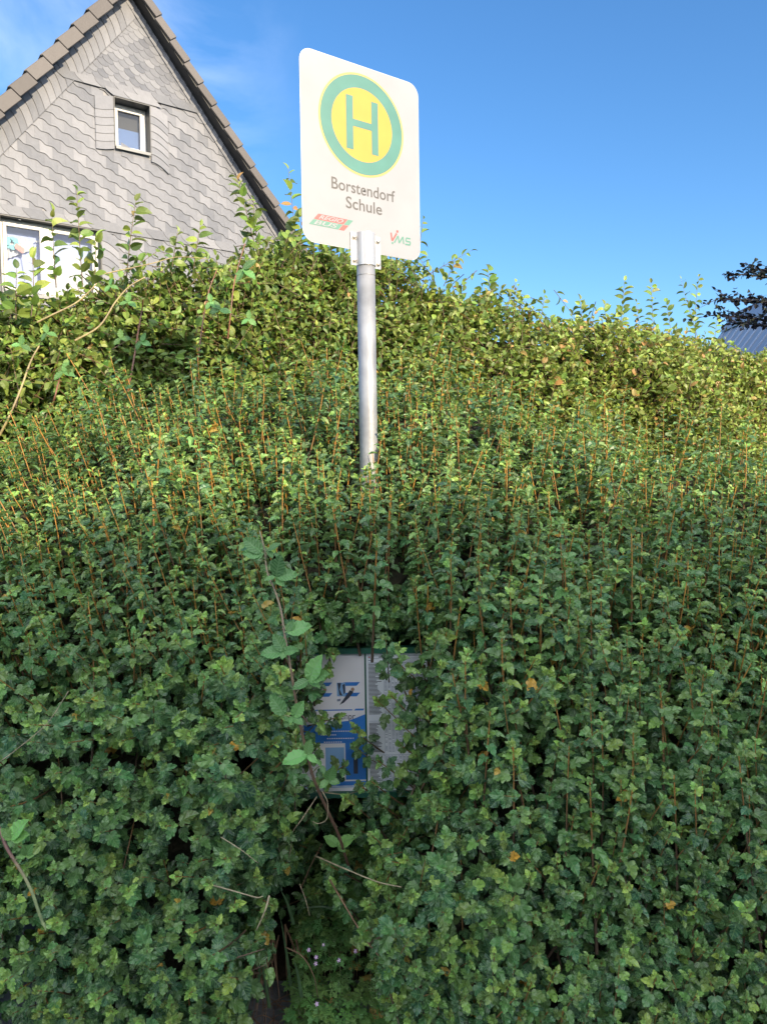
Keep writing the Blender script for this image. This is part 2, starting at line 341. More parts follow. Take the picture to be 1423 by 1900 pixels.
class Leaves:
    """a batch of leaves and stems that becomes one mesh"""
    def __init__(s): s.c = []                          # chunks: verts, tris, uv, tint, material
    def add(s, v, t, uv, tint, mi): s.c.append((v.astype(np.float32), t.astype(np.int32), uv.astype(np.float32), tint.astype(np.float32), mi))
    def stem(s, pts, r0, r1, mi, sides=5, youth=None):
        pts = np.asarray(pts, float); n = len(pts)
        v, t = tube(pts, np.linspace(r0, r1, n), sides)
        y = np.linspace(0, 1, n) if youth is None else np.asarray(youth, float)
        ti = np.zeros((len(v), 4)); ti[:, 1] = np.repeat(y, sides); ti[:, 0] = rng.random(); ti[:, 3] = 1
        s.add(v, t, np.zeros((len(v), 2)), ti, mi)
    def leaves(s, tpl, pos, A, N, size, tint, mi, fold=(0.05, 0.45), curl=(0.05, 0.4), width=None):
        if len(pos) == 0: return
        V, T = tpl; n = len(pos); A = norm(A); N = norm(N - A*np.sum(A*N, 1, keepdims=True)); X = np.cross(A, N)
        f = rng.uniform(*fold, n)[:, None]; c = rng.uniform(*curl, n)[:, None]; tw = rng.normal(0, 0.12, n)[:, None]
        x, y, z = V[:, 0][None], V[:, 1][None], V[:, 2][None]
        w = 1.0 if width is None else np.asarray(width)[:, None]
        zz = z + f*np.abs(x) - c*y*np.abs(y) - 0.35*x*x + tw*x*y
        sz = np.asarray(size)[:, None, None]
        P = pos[:, None] + sz*((x*w)[..., None]*X[:, None] + np.broadcast_to(y, (n, V.shape[0]))[..., None]*A[:, None] + zz[..., None]*N[:, None])
        tr = (T[None] + (np.arange(n)*len(V))[:, None, None]).reshape(-1, 3)
        uv = np.tile(np.stack([V[:, 0]+0.5, V[:, 1]], 1), (n, 1))
        ti = np.repeat(np.concatenate([tint, np.ones((n, 1))], 1), len(V), 0)
        s.add(P.reshape(-1, 3), tr, uv, ti, mi)
    def build(s, name, mats, parent=None, **kw):
        off = 0; T = []
        for v, t, *_ in s.c: T.append(t+off); off += len(v)
        V = np.concatenate([c[0] for c in s.c]); T = np.concatenate(T)
        U = np.concatenate([c[2] for c in s.c]); C = np.concatenate([c[3] for c in s.c])
        MI = np.concatenate([np.full(len(c[1]), c[4], np.int32) for c in s.c])
        me = bpy.data.meshes.new(name)
        me.vertices.add(len(V)); me.vertices.foreach_set('co', V.ravel())
        me.loops.add(T.size); me.loops.foreach_set('vertex_index', T.ravel())
        me.polygons.add(len(T)); me.polygons.foreach_set('loop_start', np.arange(0, T.size, 3, dtype=np.int32))
        for m in mats: me.materials.append(M[m])
        me.polygons.foreach_set('material_index', MI)
        me.polygons.foreach_set('use_smooth', np.array([mats[i].endswith(('stem', '_red', '_tan')) for i in range(len(mats))])[MI])
        u = me.uv_layers.new(name='UVMap'); u.data.foreach_set('uv', U[T.ravel()].ravel())
        a = me.color_attributes.new('tint', 'FLOAT_COLOR', 'POINT'); a.data.foreach_set('color', C.ravel())
        me.update(calc_edges=True)
        return link_mesh(name, me, parent, **kw)

def template(half, mid, tris, petiole=0.35):
    """half outline on x>0 and midrib points -> a whole leaf of triangles. Indices: midrib 'm0'.., half 'h0'.."""
    V = [(0, y, z) for y, z in mid]; nm = len(mid); nh = len(half)
    V += list(half) + [(-x, y, z) for x, y, z in half]
    T = []
    for tr in tris:
        a = [int(q[1:]) if q[0] == 'm' else nm+int(q[1:]) for q in tr]
        b = [int(q[1:]) if q[0] == 'm' else nm+nh+int(q[1:]) for q in tr]
        T.append(a); T.append(b[::-1])
    k = len(V)
    if petiole:
        V += [(-0.022, -petiole, 0), (0.022, -petiole, 0), (0.018, 0.05, 0), (-0.018, 0.05, 0)]; T += [[k, k+1, k+2], [k, k+2, k+3]]
    return np.array(V, float), np.array(T)
# lobed, toothed currant leaf
CUR = template([(0.17,-0.05,0.06),(0.42,0.06,0.05),(0.45,0.24,-0.03),(0.42,0.36,0.10),(0.51,0.52,-0.02),(0.44,0.66,0.06),(0.29,0.63,0.16),(0.32,0.77,0.05),(0.20,0.90,0.07),(0.27,0.28,-0.03)],
               [(0,0),(0.3,0),(0.62,0),(1.0,-0.02)],
               [('m0','h0','h9'),('h0','h1','h9'),('h1','h2','h9'),('h2','h3','h9'),('h3','h4','h9'),('h4','h5','h9'),('h5','h6','h9'),('m0','h9','m1'),
                ('h9','h6','m1'),('m1','h6','m2'),('h6','h7','m2'),('h7','h8','m2'),('h8','m3','m2')])
CUR_LO = template([(0.35,0.0,0.03),(0.48,0.26,0.0),(0.56,0.54,0.0),(0.30,0.58,0.10),(0.27,0.78,0.04)], [(0,0),(0.4,0),(1.0,-0.02)],
               [('m0','h0','h1'),('m0','h1','m1'),('h1','h2','m1'),('h2','h3','m1'),('h3','h4','m1'),('h4','m2','m1')])
# pleated oval leaf (hornbeam)
OVA = template([(0.22,0.08,0.03),(0.36,0.30,0.05),(0.38,0.52,0.05),(0.27,0.77,0.04)], [(0,0),(0.3,0),(0.62,0),(1.0,-0.03)],
               [('m0','h0','m1'),('h0','h1','m1'),('h1','h2','m1'),('h2','m2','m1'),('h2','h3','m2'),('h3','m3','m2')], 0.12)
# toothed bramble leaflet
_bh = []
for i in range(9):
    y = 0.06+0.88*i/8.0; w = 0.345*math.sin(pi*min(1, (y*0.93+0.04)))**0.75
    _bh.append((w*(1.0 if i % 2 == 0 else 0.90), y+(0.02 if i % 2 == 0 else -0.02), 0.05 if i % 2 == 0 else 0.02))
BRA = template(_bh, [(0,0),(0.25,0),(0.5,0),(0.75,0),(1.05,-0.03)],
               [('m0','h0','m1'),('h0','h1','m1'),('h1','h2','m1'),('h2','h3','m1'),('h3','m2','m1'),('h3','h4','m2'),('h4','h5','m2'),('h5','m3','m2'),('h5','h6','m3'),('h6','h7','m3'),('h7','h8','m3'),('h8','m4','m3')], 0.08)
# deeply cut geranium leaf: five feathery fingers
def _ger():
    V = [(0, 0, 0)]; T = []
    for a, ln in ((0, 1.0), (0.85, 0.85), (-0.85, 0.85), (1.75, 0.6), (-1.75, 0.6)):
        d = np.array([sin(a), cos(a)]); p = np.array([cos(a), -sin(a)])
        for c, w, l0, l1 in ((0.5, 0.0, 0.08, 1.0),):
            b = len(V)
            prof = [(0.12, 0.04), (0.35, 0.09), (0.50, 0.30), (0.56, 0.12), (0.74, 0.24), (0.78, 0.09), (1.0, 0.0)]
            ctr = [0.2, 0.45, 0.62, 0.82]
            for q, w_ in prof:
                for sg in (1, -1): V.append((*(d*q*ln + p*sg*w_*ln), 0.03 if w_ > 0.15 else 0.0))
            for k in range(len(prof)-1):
                a0, a1, b0, b1 = b+2*k, b+2*k+1, b+2*k+2, b+2*k+3
                T += [[a0, b0, b1], [a0, b1, a1]]
            T.append([0, b, b+1])
    k = len(V); V += [(-0.02, -0.9, -0.3), (0.02, -0.9, -0.3), (0.02, 0.02, 0), (-0.02, 0.02, 0)]; T += [[k, k+1, k+2], [k, k+2, k+3]]
    return np.array(V, float)*[1, 1, 1], np.array(T)
GER = _ger()

def smooth(e0, e1, x): t = np.clip((x-e0)/(e1-e0), 0, 1); return t*t*(3-2*t)

# ------------------------------------------------------------------ ground
g = Geo(); g.poly([(-600,-600,-0.012),(600,-600,-0.012),(600,900,-0.012),(-600,900,-0.012)], 'lawn'); g.build('ground', kind='structure')
g = Geo(); g.poly([(-40,-9.0,-0.008),(40,-9.0,-0.008),(40,-0.6,-0.008),(-40,-0.6,-0.008)], 'asphalt'); g.build('road', kind='structure')
g = Geo(); g.poly([(-40,-0.45,-0.004),(40,-0.45,-0.004),(40,2.27,-0.004),(-40,2.27,-0.004)], 'paving'); g.build('pavement', kind='structure')
g = Geo(); g.poly([(-6,2.2,0.0),(-1.0,2.2,0.0),(-1.0,3.6,0.0),(-6,3.6,0.0)], 'paving'); g.build('path', kind='structure')
g = Geo(); g.poly([(-1.0,2.37,-0.002),(30,2.37,-0.002),(30,9,-0.002),(-1.0,9,-0.002)], 'soil'); g.build('soil_bed', kind='structure')
g = Geo(); g.box((-40,-0.6,-0.1),(80,0,0),(0,0.15,0),(0,0,0.13),'kerb'); g.build('kerb', kind='structure', bevel=0.01)
g = Geo(); g.box((-1.0,2.27,-0.1),(31,0,0),(0,0.1,0),(0,0,0.125),'kerb'); g.build('edging', kind='structure', bevel=0.008)

# ------------------------------------------------------------------ bus stop
SA = R(34); ts = np.array([cos(SA), sin(SA), 0]); ns = np.array([ts[1], -ts[0], 0])     # along the plate, out of its face
TL = at(555, 83, 2.45); UP = np.array([0, 0, 1.0]); SW, SH = 0.46, 0.60
def sg(u, v, o=0.0): return TL + ts*u - UP*v + ns*o
pole_u = 0.2290
pole_c = TL + ts*pole_u + ns*0.008
stop = empty('bus_stop', (pole_c[0], pole_c[1], 0), label='bus stop with green and yellow H sign on grey pole rising from the hedge', cat='bus stop')
g = Geo(); zt = TL[2]-0.640
g.tube([(pole_c[0], pole_c[1], z) for z in (-0.3, 0.6, 1.2, 1.8, zt)], 0.0302, 'galv', 28)
g.build('pole', stop, smooth=('galv',))
g = Geo(); g.tube([(pole_c[0], pole_c[1], zt-0.043), (pole_c[0], pole_c[1], zt-0.040)], 0.0307, 'galv', 28); g.build('pole_joint', stop, smooth=('galv',))
def rrect(u0, v0, u1, v1, r, n=8):
    o = []
    for cu, cv, a0 in ((u1-r, v0+r, -90), (u1-r, v1-r, 0), (u0+r, v1-r, 90), (u0+r, v0+r, 180)):
        for k in range(n+1): a = R(a0+90*k/n); o.append((cu+r*cos(a), cv+r*sin(a)))
    return o
def sgp(pts, o): return [sg(u, v, o) for u, v in pts][::-1]
g = Geo(); out = rrect(0, 0, SW, SH, 0.042)
g.prism(sgp(out, 0.0), -ns*0.0025, 'alu'); g.poly(sgp(rrect(0.0015,0.0015,SW-0.0015,SH-0.0015,0.041), 0.0006), 'sign_white')
plate = g.build('sign_plate', stop)
def disc(g, cu, cv, r, m, o, r_in=0.0, n=72):
    a = [2*pi*k/n for k in range(n)]
    if r_in == 0: g.poly(sgp([(cu+r*cos(t), cv+r*sin(t)) for t in a], o), m)
    else:
        vs = [sg(cu+r*cos(t), cv+r*sin(t), o) for t in a] + [sg(cu+r_in*cos(t), cv+r_in*sin(t), o) for t in a]
        g.add(vs, [[(k+1) % n, k, n+k, n+(k+1) % n] for k in range(n)], m)
g = Geo(); CU, CV = 0.2290, 0.1915
disc(g, CU, CV, 0.1650, 'sign_yellow_edge', 0.0010); disc(g, CU, CV, 0.1585, 'sign_green', 0.0014, 0.1175); disc(g, CU, CV, 0.1175, 'sign_yellow', 0.0014)
hu0, hu1, hw, hv0, hv1 = 0.1665, 0.2905, 0.0262, 0.1060, 0.2775
for p in ([(hu0,hv0),(hu0+hw,hv0),(hu0+hw,hv1),(hu0,hv1)], [(hu1-hw,hv0),(hu1,hv0),(hu1,hv1),(hu1-hw,hv1)], [(hu0+hw,0.1785),(hu1-hw,0.1785),(hu1-hw,0.2015),(hu0+hw,0.2015)]):
    g.poly(sgp(p, 0.0018), 'sign_green')
g.build('emblem', plate)

DG = None
def text_polys(txt, u0, v0, w, h, base=True, shear=0.0, bold=0.0):
    """outline of built-in lettering fitted to a box: returns verts (u, v down) and faces"""
    c = bpy.data.curves.new('lettering', 'FONT'); c.body = txt; c.size = 1.0; c.resolution_u = 4; c.offset = bold; c.shear = shear
    o = bpy.data.objects.new('lettering', c); COL.objects.link(o)
    bpy.context.view_layer.update()
    me = bpy.data.meshes.new_from_object(o.evaluated_get(bpy.context.evaluated_depsgraph_get()))
    v = np.array([p.co[:] for p in me.vertices]); f = [list(p.vertices) for p in me.polygons]
    bpy.data.objects.remove(o); bpy.data.curves.remove(c); bpy.data.meshes.remove(me)
    mn, mxx = v.min(0), v.max(0)
    uu = u0 + (v[:, 0]-mn[0])/(mxx[0]-mn[0])*w
    vv = v0 + h - (v[:, 1]-mn[1])/(mxx[1]-mn[1])*h
    return np.stack([uu, vv], 1), f
def put_text(g, m, fn, *a, **k):
    p, f = text_polys(*a, **k)
    g.add([fn(u, v) for u, v in p], f, m)
g = Geo(); fn = lambda u, v: sg(u, v, 0.0010)
put_text(g, 'sign_text', fn, 'Borstendorf', 0.1075, 0.3795, 0.2475, 0.0385, bold=0.010)
put_text(g, 'sign_text', fn, 'Schule', 0.1605, 0.4315, 0.1410, 0.0385, bold=0.010)
g.build('stop_name', plate)
g = Geo()
def quad(g, pts, m, o=0.001): g.poly(sgp(pts, o), m)
k = 0.92                                                    # slant of the bus company's parallelogram
def slant(u, v): return (u - k*(v-0.507), v)
quad(g, [slant(0.0575,0.507),slant(0.1665,0.507),slant(0.1665,0.5255),slant(0.0575,0.5255)], 'logo_red')
quad(g, [slant(0.168,0.507),slant(0.187,0.507),slant(0.187,0.5255),slant(0.168,0.5255)], 'logo_green')
quad(g, [slant(0.0575,0.5268),slant(0.165,0.5268),slant(0.165,0.545),slant(0.0575,0.545)], 'logo_green')
quad(g, [slant(0.1665,0.5268),slant(0.187,0.5268),slant(0.187,0.545),slant(0.1665,0.545)], 'logo_red')
fl = lambda u, v: sg(u - k*(v-0.507), v, 0.0015)
put_text(g, 'sign_white', fl, 'REGIO', 0.072, 0.5095, 0.085, 0.0135, bold=0.02)
put_text(g, 'sign_white', fl, 'BUS', 0.072, 0.5290, 0.080, 0.0135, bold=0.02)
g.build('logo', plate)
g = Geo()
def stroke(g, pts, w, m, o=0.001):
    for (a, b) in zip(pts[:-1], pts[1:]):
        a = np.array(a); b = np.array(b); d = (b-a)/np.linalg.norm(b-a); p = np.array([-d[1], d[0]])*w/2
        quad(g, [tuple(q) for q in (a-p, b-p, b+p, a+p)][::-1], m, o); o += 0.00005
stroke(g, [(0.337,0.5205),(0.3415,0.5475),(0.3605,0.5195)], 0.0062, 'logo_red')
quad(g, [(0.3595,0.5085),(0.3675,0.5085),(0.3675,0.5165),(0.3595,0.5165)][::1], 'logo_red', 0.0013)
quad(g, [(0.339,0.5515),(0.3455,0.5515),(0.3455,0.558),(0.339,0.558)], 'logo_green', 0.0013)
stroke(g, [(0.350,0.5525),(0.3665,0.5265),(0.370,0.5505),(0.3865,0.5265),(0.389,0.5505)], 0.0052, 'logo_green')
stroke(g, [(0.418,0.5285),(0.4005,0.5285),(0.3985,0.5395),(0.4175,0.5395),(0.4155,0.5500),(0.3955,0.5500)], 0.0052, 'logo_green')
g.build('logo', plate)
g = Geo(); g.prism(sgp([(0.2325+0.0035*cos(t*pi/5), 0.402+0.0028*sin(t*pi/5)) for t in range(10)], 0.003), -ns*0.002, 'anthracite'); g.build('rivet', plate)
# the clamp: a folded sheet round the pole with two flanges, four bolts
g = Geo(); cv0, cv1 = 0.5450, 0.6510; fl0, fl1 = 0.1745, 0.2915; rr = 0.0325; cs = pole_u
prof = [(fl0, 0.0042), (cs-rr-0.003, 0.0042)]
for q in range(17):
    a = pi - pi*q/16; prof.append((cs+rr*cos(a), 0.0085+rr*sin(a)))
prof[2:2] = [(cs-rr-0.0005, 0.0075)]
prof += [(cs+rr+0.0005, 0.0075), (cs+rr+0.003, 0.0042), (fl1, 0.0042)]
n_ = len(prof)
vs = []
for (u, o) in prof:
    for v in (cv0, cv1): vs.append(sg(u, v, o))
inn = [(u, o-0.0022) if (i < 3 or i > n_-4) else (cs+(u-cs)*0.93, 0.0085+(o-0.0085)*0.93) for i, (u, o) in enumerate(prof)]
for (u, o) in inn:
    for v in (cv0, cv1): vs.append(sg(u, v, o))
fs = []
for i in range(n_-1):
    a, b = 2*i, 2*i+2; c = 2*n_
    fs += [[a, a+1, b+1, b], [c+a, c+b, c+b+1, c+a+1], [a, b, c+b, c+a], [a+1, c+a+1, c+b+1, b+1]]
fs += [[0, 2*n_, 2*n_+1, 1], [2*n_-2, 2*n_-1, 4*n_-1, 4*n_-2]]
g.add(vs, fs, 'clamp')
clampo = g.build('clamp', stop)
for u in (0.1865, 0.2800):
    for v in (0.5600, 0.6350):
        g = Geo(); prev = None
        for k_, (r, o) in enumerate(((0.0095, 0.0044), (0.0095, 0.0058), (0.0075, 0.0060), (0.0068, 0.0088), (0.0045, 0.0108), (0.0012, 0.0115))):
            ringp = [sg(u+r*cos(2*pi*t/16), v+r*sin(2*pi*t/16), o) for t in range(16)]
            if prev is not None: g.add(prev+ringp, [[t, (t+1) % 16, 16+(t+1) % 16, 16+t][::-1] for t in range(16)], 'bolt')
            prev = ringp
        g.poly(prev[::-1], 'bolt'); g.build('bolt', clampo, smooth=('bolt',))
# timetable case in front of the pole
bx0, bx1, bz0, bz1, by = -0.2575, 0.153, 0.698, 1.102, 2.200
g = Geo(); g.box((bx0-0.014, by+0.001, bz0-0.016), (bx1-bx0+0.028, 0, 0), (0, 0.022, 0), (0, 0, bz1-bz0+0.032), 'case_green')
for o, a, b in (((bx0-0.014, by-0.012, bz1), (bx1-bx0+0.028, 0, 0), (0, 0, 0.016)), ((bx0-0.014, by-0.012, bz0-0.016), (bx1-bx0+0.028, 0, 0), (0, 0, 0.016)),
                ((bx0-0.014, by-0.012, bz0), (0.014, 0, 0), (0, 0, bz1-bz0)), ((bx1, by-0.012, bz0), (0.014, 0, 0), (0, 0, bz1-bz0))):
    g.box(o, a, (0, 0.0135, 0), b, 'case_green')
for z_ in (bz0+0.08, bz1-0.08): g.box((pole_c[0]-0.04, by+0.0235, z_), (0.08, 0, 0), (0, pole_c[1]-0.025-by-0.0235, 0), (0, 0, 0.03), 'galv')
case = g.build('timetable_case', stop)
SU, SV = (bx1-bx0)/0.462, (bz1-bz0)/0.458                       # the sheets are laid out on a 462 by 458 mm field
def bp(u, v, o=0.0): return np.array([bx0+u*SU, by-o, bz1-v*SV])
def bquad(g, u0, v0, u1, v1, m, o): g.poly([bp(u0, v1, o), bp(u1, v1, o), bp(u1, v0, o), bp(u0, v0, o)], m)
bw, bh = 0.462, 0.458
dv = 0.2240                                                # where the two sheets meet
g = Geo(); bquad(g, 0, 0, dv-0.004, bh, 'paper', 0.0006)
for cx in (0.052, 0.142):                                        # two pictures, each flanked by slanting blue arrows
    for v0 in (0.096, 0.131):
        g.poly([bp(cx+0.010, v0+0.012, 0.001), bp(cx+0.052, v0+0.012, 0.001), bp(cx+0.063, v0, 0.001), bp(cx+0.010, v0, 0.001)], 'poster_blue')
    bquad(g, cx-0.012, 0.097, cx+0.016, 0.142, 'poster_pale', 0.0014)
    for pts in ([(-0.010,0.098),(0.002,0.098),(-0.003,0.120),(0.006,0.140),(-0.004,0.138)], [(0.006,0.105),(0.014,0.100),(0.015,0.130),(0.010,0.136)]):
        g.poly([bp(cx+a, b, 0.0018) for a, b in pts][::-1], 'ink')
    g.poly([bp(cx+a, b, 0.0022) for a, b in [(0.030,0.122),(0.042,0.127),(0.028,0.146),(0.010,0.163),(-0.004,0.170),(0.006,0.156)]][::-1], 'ink')
    g.poly([bp(cx+0.039+0.006*cos(t*pi/4), 0.119-0.006*sin(t*pi/4), 0.0026) for t in range(8)], 'skin_ink')
    g.poly([bp(cx+a, b, 0.0014) for a, b in [(-0.012,0.152),(0.000,0.150),(-0.002,0.158),(-0.012,0.159)]][::-1], 'ink_pale')
bquad(g, 0.03, 0.186, dv-0.045, 0.1895, 'poster_blue', 0.001)
g.poly([bp(a, b, 0.001) for a, b in [(dv-0.040,0.190),(dv-0.010,0.190),(dv-0.006,0.184),(dv-0.034,0.184)]], 'poster_blue')
put_text(g, 'ink', lambda u, v: bp(u, v, 0.0022), 'enpr', dv-0.082, 0.2045, 0.046, 0.0205)
vtop = [(0.02,0.236),(0.10,0.230),(0.165,0.224),(dv-0.004,0.203)]
g.poly([bp(0.02, 0.298, 0.0012)]+[bp(dv-0.004, 0.298, 0.0012)]+[bp(a, b, 0.0012) for a, b in vtop[::-1]], 'poster_blue')
for k_, (a, w_) in enumerate(((0.095, 0.060), (0.075, 0.045), (0.095, 0.075), (0.085, 0.05))):
    for q in range(int(w_/0.006)): bquad(g, a+q*0.0075, 0.256+k_*0.012, a+q*0.0075+0.005, 0.2595+k_*0.012, 'paper', 0.0018)
bquad(g, dv-0.070, 0.298, dv-0.004, 0.420, 'poster_blue', 0.0012); bquad(g, dv-0.135, 0.312, dv-0.074, 0.395, 'poster_pale', 0.0012)
g.poly([bp(dv-0.038+0.009*cos(t*pi/7), 0.338-0.009*sin(t*pi/7), 0.0018) for t in range(14)], 'poster_pale')
g.poly([bp(dv-0.038+0.005*cos(t*pi/7), 0.338-0.005*sin(t*pi/7), 0.0024) for t in range(14)], 'poster_blue')
bquad(g, dv-0.044, 0.350, dv-0.030, 0.400, 'ink', 0.0018)
bquad(g, 0.015, 0.425, dv-0.004, 0.440, 'poster_blue', 0.0012); bquad(g, 0.015, 0.4425, dv-0.004, 0.4455, 'poster_pale', 0.0012)
g.build('poster', case)
g = Geo(); bquad(g, dv+0.002, 0.0, bw, bh, 'paper_cool', 0.0006)
x0, x1 = dv+0.009, bw-0.008
for v in (0.010, 0.0185, 0.0345): bquad(g, x0, v, x1, v+0.0012, 'ink_pale', 0.0011)
bquad(g, x0, 0.0125, x0+0.007, 0.0165, 'ink_red', 0.0011); bquad(g, x0+0.009, 0.0135, x0+0.018, 0.0158, 'ink_pale', 0.0011)
bquad(g, x0+0.034, 0.0130, x0+0.062, 0.0160, 'ink', 0.0011); bquad(g, x0, 0.0235, x0+0.014, 0.0262, 'ink_pale', 0.0011)
rr_ = random.Random(3)
for blk in ((0.038, 0.202), (0.232, 0.330), (0.345, 0.452)):
    v = blk[0]
    bquad(g, x0, v-0.006, x1, v-0.005, 'ink_pale', 0.0011)
    while v < blk[1]:
        bquad(g, x0, v, x0+rr_.uniform(0.022, 0.044), v+0.0019, 'ink', 0.0013)
        for c_ in range(13):
            if rr_.random() < 0.75: bquad(g, x0+0.052+c_*0.0115, v, x0+0.052+c_*0.0115+0.0065, v+0.0016, 'ink_pale', 0.0013)
        v += 0.0043
    for c_ in range(14): bquad(g, x0+0.0495+c_*0.0115, blk[0]-0.005, x0+0.0502+c_*0.0115, blk[1], 'ink_pale', 0.0016)
bquad(g, x0+0.145, 0.09, x0+0.150, 0.165, 'poster_pale', 0.0019)
g.build('timetable', case)

# ------------------------------------------------------------------ front hedge of currant
XS = np.array([-2.6, -1.9, -1.5, -1.2, -0.9, -0.65, -0.3, 0.0, 0.2, 0.4, 0.62, 0.85, 1.03, 1.5, 2.0, 2.7])
ZS = np.array([1.70, 1.75, 1.83, 1.96, 2.03, 2.06, 2.07, 2.06, 2.05, 2.01, 1.90, 1.83, 1.78, 1.74, 1.74, 1.70])
def ztop(x): return np.interp(x, XS, ZS)
QS = np.array([0.0, 0.22, 0.45, 0.60, 0.70, 0.78, 0.90, 1.0]); YS = np.array([1.80, 1.72, 1.75, 1.93, 2.15, 2.42, 2.80, 3.20])
QF = np.linspace(0, 1, 201); _yf = np.interp(QF, QS, YS); _k = np.hanning(25); _k /= _k.sum()
YF = np.convolve(np.pad(_yf, 12, mode='edge'), _k, 'valid')
_ph = rng.uniform(0, 6.28, 12); _fr = rng.uniform(3, 9, (12, 2)); _am = rng.uniform(0.3, 1, 12)
def lump(x, z):
    r = 0
    for p, (a, b), m_ in zip(_ph, _fr, _am): r = r + m_*np.sin(a*x+b*z+p)
    return r*0.018
def gap(x, z, wide=0.0):
    xc = np.interp(z, [0, 0.2, 0.45, 0.62, 0.80, 1.05], [-0.22, -0.205, -0.19, -0.150, -0.068, -0.052])
    w = np.interp(z, [0, 0.2, 0.45, 0.62, 0.80, 1.05], [0.20, 0.19, 0.115, 0.112, 0.155, 0.150]) + wide
    return (1-smooth(w-0.045, w+0.045, np.abs(x-xc)))*(1-smooth(1.05+wide*0.8, 1.15+wide*0.8, z))
def front(x, z, wide=0.0):
    q = np.clip(z/ztop(x), 0, 1); y = np.interp(q, QF, YF) + lump(x, z)
    m_ = gap(x, z, wide); back = np.where(z > 0.5, 2.62, 2.42)
    y = y + (np.maximum(back, y)-y)*m_
    y = y + 1.3*smooth(-0.91, -1.02, x)*smooth(0.53, 0.38, z)       # the hedge's open lower corner
    return y
hedge = empty('currant_hedge', (0.2, 2.6, 0), label='overgrown currant hedge with orange upright shoots swallowing the bus stop pole', cat='hedge')
mats_c = ['currant_leaf', 'currant_stem']
shoots = []                                                       # each: dict of leaf arrays and a stem polyline
def currant_shoot(tip, d, Ln, sc, near, bare, free=False, upper=0.0):
    d = norm(d); side = norm(np.cross(d, rng.normal(size=3))); bend = rng.normal(0, 0.11)*Ln
    s_ = [0.003]; st = 0.006*sc
    while s_[-1] < Ln*0.92:
        s_.append(s_[-1]+st*rng.uniform(0.75, 1.3)); st = min(st*1.13, (0.0225-0.0085*upper)*sc)
    s_ = np.array(s_); n = len(s_)
    P = tip - d*s_[:, None] + side*(bend*(s_/Ln)**2)[:, None]
    e1 = norm(np.cross(d, [0.3, 0.9, 0.2])); e2 = np.cross(d, e1)
    ph = np.arange(n)*2.3999 + rng.normal(0, 0.35, n) + rng.uniform(0, 6.28)
    rad = np.cos(ph)[:, None]*e1 + np.sin(ph)[:, None]*e2
    age = np.clip(s_/(0.075*sc), 0, 1)
    th = R(22) + age*R(50) + rng.normal(0, 0.16, n)
    A = np.cos(th)[:, None]*d + np.sin(th)[:, None]*rad; A[:, 2] -= 0.22*age
    A = norm(A)
    N = d*(0.9+0.5*upper) + np.array([0.18, -0.55, 0.42])*(1-0.40*upper) - rad*0.15 + rng.normal(0, 0.30, (n, 3))
    size = sc*(0.014+0.021*np.clip(s_/(0.07*sc), 0, 1)**0.8)*rng.uniform(0.72, 1.2, n)
    keep = rng.random(n) > bare*np.clip((s_-0.08)/0.15, 0, 1)
    tint = np.zeros((n, 3)); tint[:, 0] = rng.random(n)
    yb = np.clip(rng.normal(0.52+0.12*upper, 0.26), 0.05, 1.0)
    tint[:, 1] = np.clip(yb*(1-age)**0.8 + rng.normal(0.08, 0.10, n) + rng.uniform(0.0, 0.3, n)*upper + (rng.random(n) < 0.12)*rng.uniform(0.2, 0.6, n), 0, 1)  # youth, plus extra paleness on upper shoots that paints sunlight in
    tint[:, 2] = (rng.random(n) < 0.004)*rng.uniform(0.5, 1, n)
    pos = P + A*(0.30*size)[:, None]
    # nothing grows through the pole, the plate or the case
    dp = np.hypot(pos[:, 0]-pole_c[0], pos[:, 1]-pole_c[1]); keep &= dp > 0.052
    inb = (pos[:, 0] > bx0-0.03) & (pos[:, 0] < bx1+0.03) & (pos[:, 2] > bz0-0.04) & (pos[:, 2] < bz1+0.03) & (pos[:, 1] > by-0.05) & (pos[:, 1] < by+0.05) & (np.ones(n) > 0)
    keep &= ~inb
    if not free:                                                    # the gap in front of the case stays open
        keep &= ~((gap(pos[:, 0], pos[:, 2]) > 0.93) & (pos[:, 1] < 2.5))
    ln = np.linspace(Ln, 0, 7); SP = tip - d*ln[:, None] + side*(bend*(ln/Ln)**2)[:, None]
    if not free:                                                    # cut back whatever would stand in the gap
        gs = (gap(SP[:, 0], SP[:, 2]) > 0.72) & (SP[:, 1] < 2.5)
        if gs.any():
            k1 = int(np.argmax(gs))
            if k1 < 3: return
            SP = SP[:k1]; ln = ln[:k1]; Ln = Ln
    rv = rng.uniform(0.65, 1.25); r1 = 0.0014*sc*rv; r0 = r1 + 0.0030*min(1, Ln/0.5)*sc*rv
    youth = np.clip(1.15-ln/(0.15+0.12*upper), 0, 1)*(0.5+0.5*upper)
    shoots.append(dict(pos=pos[keep], A=A[keep], N=N[keep], size=size[keep], tint=tint[keep], SP=SP, r=(r0, r1), youth=youth, tip=tip, near=near, upper=upper))
def emit(B, s):
    u = s['upper']
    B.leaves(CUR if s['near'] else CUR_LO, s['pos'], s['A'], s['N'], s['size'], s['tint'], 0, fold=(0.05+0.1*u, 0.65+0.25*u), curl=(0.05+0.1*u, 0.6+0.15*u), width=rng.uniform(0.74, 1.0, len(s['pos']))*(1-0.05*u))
    dp = np.hypot(s['SP'][:, 0]-pole_c[0], s['SP'][:, 1]-pole_c[1])
    B.stem(s['SP'], s['r'][0], s['r'][1], 1, 5 if s['near'] else 4, s['youth'])
